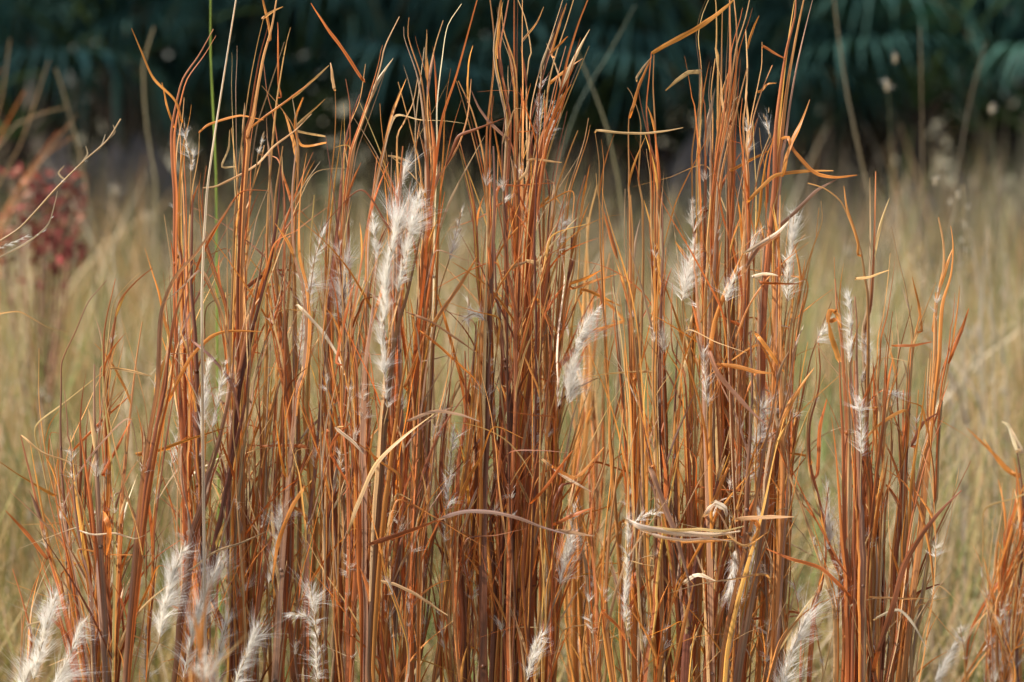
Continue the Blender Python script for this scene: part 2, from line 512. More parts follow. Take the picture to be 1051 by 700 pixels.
def palmetto(x, y, h, nf, label, dead_spots=(), scale=1.0):
    t = empty('saw_palmetto', (x, y, 0))
    P = catmull([(0, 0, -.05), (.03, .02, h * .5), (0, 0, h)], .08)
    mb = MB()
    rr = .075 + .02 * np.sin(np.arange(len(P)) * 2.4)
    tube(mb, P, rr, (.07, .05, .035), 9)
    for i in range(26):      # old leaf bases on the stem
        a = RS.uniform(0, 6.28); z = RS.uniform(.05, 1) * h
        b = np.array([math.cos(a) * .06, math.sin(a) * .06, z])
        Q = catmull([b, b + np.array([math.cos(a) * .06, math.sin(a) * .06, .09]), b + np.array([math.cos(a) * .12, math.sin(a) * .12, .13])], .04)
        tube(mb, Q, np.linspace(.022, .01, len(Q)), (.08, .06, .04), 5)
    mb.build('trunk', M_BARK, t)
    for i in range(nf):
        o = bpy.data.objects.new('frond', FROND[i % 4]); C.objects.link(o); o.parent = t
        az = i * 2.399 + RS.uniform(-.3, .3); el = RS.uniform(-.5, .6)
        o.location = (0, 0, h - .03 + .02 * RS.uniform())
        s = RS.uniform(.8, 1.15) * scale
        o.scale = (s, s, s)
        o.rotation_euler = (RS.uniform(-.25, .25), -el, az)
    for i, (az, tilt) in enumerate(dead_spots):
        o = bpy.data.objects.new('dead_frond', DEAD[i % 3]); C.objects.link(o); o.parent = t
        o.location = (0, 0, h - .08); o.rotation_euler = (0, tilt, az); q_ = RS.uniform(.55, .8); o.scale = (q_, q_, q_)
    tag(t, label, 'palmetto', 'saw palmettos along the dark wood edge')


def gx(px, y): return (px - 525.5) * KPX * y


GEN = 'blue-green saw palmetto in the out-of-focus row behind the meadow'
palmetto(gx(122, 12.9), 12.9, 1.15, 15, 'saw palmetto with dead grey fronds drooping at the upper left behind the tall bent straw', [(-1.5, .1), (-1.1, 0), (-1.9, .2), (-.7, .1), (-2.3, -.1)])
palmetto(gx(740, 12.9), 12.9, 1.2, 15, 'saw palmetto with pale grey dead fronds behind the tips of the tallest right clump', [(-1.6, -.1), (-1.3, .1), (-2.0, .0), (-1.0, -.2), (-1.8, .2)])
palmetto(gx(935, 12.9), 12.9, .95, 15, 'saw palmetto with grey dead fronds hanging to the grass above the small right clump', [(-1.6, .2), (-1.2, 0), (-2.0, .1), (-.8, -.1)])
for px, y, h in [(-60, 13.0, .85), (20, 13.4, .8), (215, 13.5, .75), (300, 13.0, .85), (395, 13.6, .75), (470, 13.2, .85), (590, 13.0, .8), (655, 13.7, .75), (830, 13.4, .8),
                 (1000, 13.6, .85), (1075, 13.1, .8), (1180, 13.2, .9), (-170, 13.3, .9), (140, 14.6, 1.3), (265, 14.9, 1.45), (400, 14.6, 1.3), (530, 14.9, 1.45), (640, 14.6, 1.3), (770, 14.9, 1.4), (890, 14.6, 1.3), (1010, 14.9, 1.45), (1120, 14.6, 1.3), (10, 14.9, 1.4), (-90, 14.6, 1.3)]:
    palmetto(gx(px, y), y, h, 13, GEN, [(RS.uniform(-3, 0), .1), (RS.uniform(-3, 0), .1)] if RS.uniform() < .4 else [], 1.08)


# ------------------------------------------------------------------ things in the blurred middle distance
def thin_stalk(name, pts, d, wpx, col, label, group=None, cat='grass stalk', heads=None, root_x=None, leaves=0):
    """a lone grass stalk traced top to bottom, rooted in the soil"""
    W = [at(x, y, d) for x, y in pts]
    lo = W[0]
    rx = lo.x if root_x is None else at(root_x, 700, d).x
    root = Vector((rx, lo.y, 0))
    t = empty(name, root)
    mid = (root + lo) / 2; mid.x = lo.x * .6 + rx * .4
    P = catmull([root - Vector((0, 0, .03)), mid] + W, .05)
    P = P - np.array(root)
    mb = MB(); ww = wpx * KPX * d
    tt = np.linspace(0, 1, len(P))
    tube(mb, P, ww * .4 * (1 - .6 * tt ** 2), COL[col] if isinstance(col, str) else col, 5)
    strip(mb, P + np.array([ww * .2, 0, 0]), ww * (1 - .75 * tt ** 2), jit(COL[col] if isinstance(col, str) else col), twist=1.5)
    mb.build('stem', M_STALK, t)
    for i in range(leaves):
        k = int(RS.uniform(.3, .85) * (len(P) - 1)); b = P[k]
        a = RS.choice([-1, 1]); Lf = RS.uniform(.12, .25)
        Q = catmull([b, b + np.array([a * Lf * .2, RS.uniform(-.03, .03), Lf * .6]), b + np.array([a * Lf * .55, RS.uniform(-.05, .05), Lf * .9])], .03)
        tq = np.linspace(0, 1, len(Q))
        m2 = MB(); strip(m2, Q, ww * 1.1 * (1 - .85 * tq ** 2), jit(COL[col] if isinstance(col, str) else col), yaw=RS.uniform(-.6, .6))
        m2.build('leaf_blade', M_BLADE, t)
    for (x, y, r) in (heads or []):
        c = np.array(at(x, y, d) - root)
        m3 = MB(); A = np.array([c + np.array([0, 0, -r * .4]), c, c + np.array([0, 0, r * .4])])
        tube(m3, catmull(A, r * .1), r * .18, (.4, .33, .22), 6)
        hairs(m3, catmull(A, r * .1), 70, r * .95, (.62, .58, .50), width=r * .04, spread=1.6)
        m3.build('seed_head', M_HAIR, t)
    tag(t, label, cat, group)
    return t


thin_stalk('green_stem', [(222, 260), (221.5, 177), (218.6, 114), (216, 57), (216, 0), (216, -25)], 2.95, 3.2, 'G', 'single slender bright green stem rising behind the left clump')
thin_stalk('pale_stem', [(207, 300), (212, 200), (217, 160), (224, 114), (233, 57), (242, 0), (247, -28)], 2.46, 3.8, (.62, .54, .38), 'cream-coloured straight straw leaning right beside the green stem')
thin_stalk('tall_straw', [(905, 300), (894, 214), (887, 180), (870, 100), (860, 33), (854, -20)], 4.6, 3.4, (.26, .22, .13), 'long pale leaning straw against the dark wood, out of focus above the small right clump')
thin_stalk('tall_straw', [(948, 330), (947, 214), (946, 117), (944, 27)], 4.8, 2.4, (.22, .17, .10), 'thin upright brown straw against the dark wood, right of the long leaning one')
thin_stalk('tall_straw', [(160, 260), (160, 187), (151, 134), (147, 67), (158, 28)], 4.8, 4.5, (.30, .26, .15), 'pale olive straw standing alone against the dark wood, left of the hooked rust stalk', leaves=1)
thin_stalk('tall_straw', [(97, 250), (80, 150), (62, 85), (57, 70)], 5.0, 4.5, (.27, .22, .12), 'blurred tan straw leaning left near the upper left corner')
thin_stalk('tall_straw', [(975, 240), (994, 110), (1012, 43)], 5.2, 2.4, (.2, .16, .1), 'blurred straw leaning right toward the upper right corner')
thin_stalk('tall_straw', [(640, 230), (625, 140), (610, 95), (592, 52)], 4.2, 3, (.30, .28, .16), 'blurred straw leaning left between the centre and right clumps')
thin_stalk('tall_straw', [(565, 210), (592, 110), (622, 60), (652, 5)], 4.4, 1.7, (.20, .24, .16), 'blurred greenish straw leaning right, crossing its neighbour between the two tallest clumps')
thin_stalk('seeded_straw', [(988, 330), (990, 290), (991, 240), (988, 190)], 4.2, 3, (.38, .33, .2), 'upright straw strung with cream seed heads right of the small right clump', heads=[(991, 232, .012), (988, 247, .01), (991, 256, .01), (986, 272, .009), (993, 213, .008)])
thin_stalk('seeded_straw', [(960, 300), (972, 250), (980, 215), (984, 200)], 4.0, 2.4, (.38, .33, .2), 'short straw topped by a bright white tuft against the wood edge', heads=[(984, 200, .014), (976, 207, .011), (960, 186, .014)])
thin_stalk('seeded_straw', [(1022, 250), (1020, 170), (1018, 118)], 5.6, 2, (.12, .13, .06), 'thin dark stalk holding one round white puff near the right edge', heads=[(1018, 112, .020)])
thin_stalk('seeded_straw', [(915, 230), (914, 150), (912, 95)], 5.2, 2, (.12, .13, .06), 'thin dark stalk with two dull grey puffs one above the other', heads=[(911, 88, .022), (919, 60, .018)])

# fluffy heads sprinkled low in the meadow
spots = [(45, 400, 'white puff left of the straw curving up at the left'), (40, 480, 'white puff just above the bent tip of the lower left clump'),
         (22, 395, 'dull puff close to the left edge under the thin curled blade'), (125, 425, 'white puff glimpsed between stalks of the lower left clump'),
         (150, 222, 'bright puff beside the hooked rust stalk'), (118, 290, 'pale puff above the two leaning blades of the lower left clump'),
         (985, 330, 'brightest white puff right of the narrow right clump'), (1004, 342, 'fainter puff just right of the brightest one'),
         (1018, 390, 'puff above the white-tipped stalk at the right edge'), (955, 505, 'low puff beside the dark blade bending right'),
         (30, 530, 'faint puff low at the left edge below the bent tip'), (870, 262, 'pale puff between the narrow right clump and the tall one'),
         (118, 195, 'pinkish pale puff at the wood edge near the arching stalk tip'), (1030, 300, 'small dull puff high near the right edge')]
for i, (x, y, lab) in enumerate(spots):
    d = max(3.8, 4.3 + 4.2 * max(0, (400 - y)) / 220 + RS.uniform(-.2, .3))
    thin_stalk('fluffy_weed', [(x + RS.uniform(-6, 6), y + 55), (x + RS.uniform(-3, 3), y + 25), (x, y + 2)], d, 1.7, (.30, .27, .15),
               lab, 'white seed puffs in the meadow', 'weed', [(x, y, .0042 * d * RS.uniform(.7, 1.2)), (x + RS.uniform(-14, 14), y + RS.uniform(-2, 14), .003 * d)])

# pale columns of tall dead grass, right
for i, x in enumerate([978, 986, 991, 1003, 1008, 1012, 1020, 1032]):
    thin_stalk('dead_straw', [(x + RS.uniform(-6, 6), 640), (x + RS.uniform(-4, 4), 480), (x + RS.uniform(-5, 5), 300 + RS.uniform(0, 60)), (x + RS.uniform(-12, 12), 215 + RS.uniform(0, 50))],
               4.3 + RS.uniform(-.3, .5), 3.2, (.44, .39, .28), 'pale blurred dead straw in the loose bunch between the right-hand clumps', 'pale dead straws at the right', leaves=1)
for i, (x, y, tx) in enumerate([(20, 310, -10), (150, 330, 10), (170, 420, -8), (60, 260, 14), (1040, 230, 8), (905, 320, 8), (955, 260, -9), (820, 330, -6), (600, 260, 4), (690, 250, 3), (830, 250, 4), (1050, 330, -5), (120, 240, -6), (80, 330, 3),
                                 (865, 240, 4), (925, 215, -5), (1030, 200, 4), (775, 240, 2), (885, 380, 4), (1010, 560, 20), (950, 560, -15), (30, 560, 9)]):
    d = 5.5 + RS.uniform(-.9, 2.6) if y < 400 else 3.9
    thin_stalk('meadow_straw', [(x - tx, y + 160), (x - tx * .4, y + 80), (x + tx * .6, y)], d, RS.uniform(2.5, 4), [(.40, .36, .22), (.28, .30, .13), (.38, .26, .14)][i % 3],
               'blurred straw standing above the meadow grass', 'straws standing in the meadow', leaves=1)


# blurred rust bunch at the far left, red-leaved shrub
def bunch(name, strokes, d, label, cat='grass clump'):
    t = empty(name, Vector((at(strokes[0][0][0][0], 0, d).x, at(0, 0, d).y, 0)))
    for pts, wpx, col in strokes:
        W = [at(x, y, d + RS.uniform(-.05, .05)) for x, y in pts]
        root = Vector((t.location.x + RS.uniform(-.05, .05), t.location.y + RS.uniform(-.05, .05), -.03))
        P = catmull([root, root.lerp(W[0], .6) + Vector((0, 0, .05))] + W, .04) - np.array(t.location)
        mb = MB(); tt = np.linspace(0, 1, len(P)); ww = wpx * KPX * d
        tube(mb, P, ww * .3 * (1 - .6 * tt), jit(COL[col]), 5)
        strip(mb, P, ww * (1 - .7 * tt ** 3), jit(COL[col]), twist=1)
        mb.build('stalk', M_STALK, t)
    tag(t, label, cat)


bunch('rust_grass', [([(-30, 230), (0, 140), (25, 94)], 3.1, 'O'), ([(-25, 200), (17, 127), (67, 110)], 2.2, 'S'), ([(0, 235), (30, 174), (60, 134)], 3.7, 'R'), ([(5, 235), (52, 150), (80, 118)], 2.5, 'O'), ([(-5, 240), (40, 165), (75, 140)], 2.8, 'O'),
                     ([(-20, 190), (2, 100), (10, 40)], 2.2, 'S'), ([(-15, 220), (20, 150), (50, 62)], 1.9, 'S'), ([(-45, 200), (-20, 120), (0, 70)], 2.5, 'O')],
      5.0, 'soft-focus rusty bunch leaning right at the far left edge, against the dark wood')


def red_shrub():
    d = 5.2
    c = at(38, 214, d)
    t = empty('red_shrub', (c.x, c.y, 0))
    for i in range(9):
        a = RS.uniform(0, 6.28)
        tip = np.array([math.cos(a) * .075, math.sin(a) * .075, c.z + RS.uniform(-.05, .06)])
        P = catmull([(0, 0, -.02), (tip[0] * .3, tip[1] * .3, tip[2] * .5), tip], .05)
        mb = MB(); tube(mb, P, np.linspace(.004, .0015, len(P)), (.16, .06, .05), 5)
        mb.build('stem', M_BARK, t)
        m2 = MB()
        leafcloud(m2, [P[-1], P[-2], P[-3]], [.035, .035, .035], 40, .013, [(.27, .06, .055), (.20, .06, .045), (.25, .12, .08)], .8)
        m2.build('foliage', M_LEAF, t)
    tag(t, 'small red-leaved shrub glowing out of focus at the left edge of the meadow', 'shrub')


red_shrub()


# ------------------------------------------------------------------ the broom-grass clumps
def at_np(Q):
    d = Q[:, 2]
    u = (Q[:, 0] - 525.5) * KPX * d
    v = -(Q[:, 1] - 350.0) * KPX * d
    return np.stack([u, d * cp - v * sp_, CAM_H + d * sp_ + v * cp], 1)


def py_ground(d): return 350 + (CAM_H + d * sp_) / cp / (KPX * d)


CL = {   # name: centre depth, depth radius, root x, base x range, tip envelope, number of filler stalks, leaves per stalk, palette
    'A': dict(d=2.50, r=.05, rx=108, base=(72, 150), env=[(35, 500), (62, 430), (100, 350), (125, 330), (160, 350), (175, 330)], n=16, lv=3.6, pal='RROOYDMSW'),
    'B': dict(d=2.55, r=.09, rx=235, base=(165, 310), env=[(180, 200), (200, 190), (225, 240), (245, 130), (270, 100), (290, 90), (305, 110), (330, 130)], n=30, lv=4.6, pal='RRROOOYDMSWW'),
    'C': dict(d=2.53, r=.10, rx=365, base=(300, 430), env=[(320, 200), (345, 120), (375, 110), (400, 140), (425, 100), (450, 80), (470, 90), (485, 110)], n=36, lv=4.8, pal='RRROOOYDMSWW'),
    'D': dict(d=2.56, r=.11, rx=510, base=(425, 600), env=[(462, 160), (485, 100), (505, 40), (525, 10), (545, 20), (570, 30), (590, 60), (600, 170), (612, 220)], n=56, lv=4.6, pal='RRRROOODDYSW'),
    'E': dict(d=2.53, r=.10, rx=710, base=(640, 790), env=[(622, 230), (650, 130), (672, 90), (700, 190), (722, 60), (740, 30), (760, 50), (785, 90), (805, 90), (822, 210), (838, 260)], n=48, lv=4.6, pal='RRROOOYMSOWW'),
    'F': dict(d=2.50, r=.05, rx=890, base=(862, 925), env=[(858, 330), (880, 280), (900, 300), (925, 330), (950, 330), (970, 330)], n=11, lv=2.8, pal='RRROOODSW'),
    'G': dict(d=2.80, r=.07, rx=1045, base=(985, 1090), env=[(985, 660), (1000, 620), (1020, 560), (1045, 480), (1070, 430), (1100, 440)], n=20, lv=3, pal='ROOOS'),
    'H': dict(d=2.86, r=.10, rx=600, base=(545, 665), env=[(560, 260), (585, 200), (605, 210), (620, 380), (645, 400), (670, 330)], n=15, lv=2.6, pal='OOSROS'),
    'I': dict(d=2.50, r=.03, rx=835, base=(775, 850), env=[(800, 640), (820, 620), (840, 600)], n=5, lv=2, pal='ROSO'),
}
CL['J'] = dict(d=1.95, r=.02, rx=205, base=(190, 222), env=[(190, 690), (205, 650), (225, 680)], n=4, lv=.6, pal='OOR')
LABELS = {
    'J': ('blurred orange blades close to the lens at the bottom left', 'grass clump'),
    'A': ('short sparse rust-orange grass clump fanning to the left in the lower left corner', 'grass clump'),
    'B': ('rust-brown grass clump with a hooked upper left stalk, beside green and cream stems', 'grass clump'),
    'C': ('orange-brown grass clump holding the largest white plume, just left of the densest clump', 'grass clump'),
    'D': ('densest and tallest dark rust grass clump, standing in the middle', 'grass clump'),
    'E': ('tall orange grass clump with a folded top blade and pale dry band across its waist', 'grass clump'),
    'F': ('narrow medium-height rust clump standing apart at the right with a curled orange blade', 'grass clump'),
    'G': ('low slightly blurred orange clump cut off by the right edge', 'grass clump'),
    'H': ('pale orange clump set back in the gap between the two tallest clumps', 'grass clump'),
    'I': ('few thin rust stalks bending right between the tall clump and the narrow right clump', 'grass clump'),
}

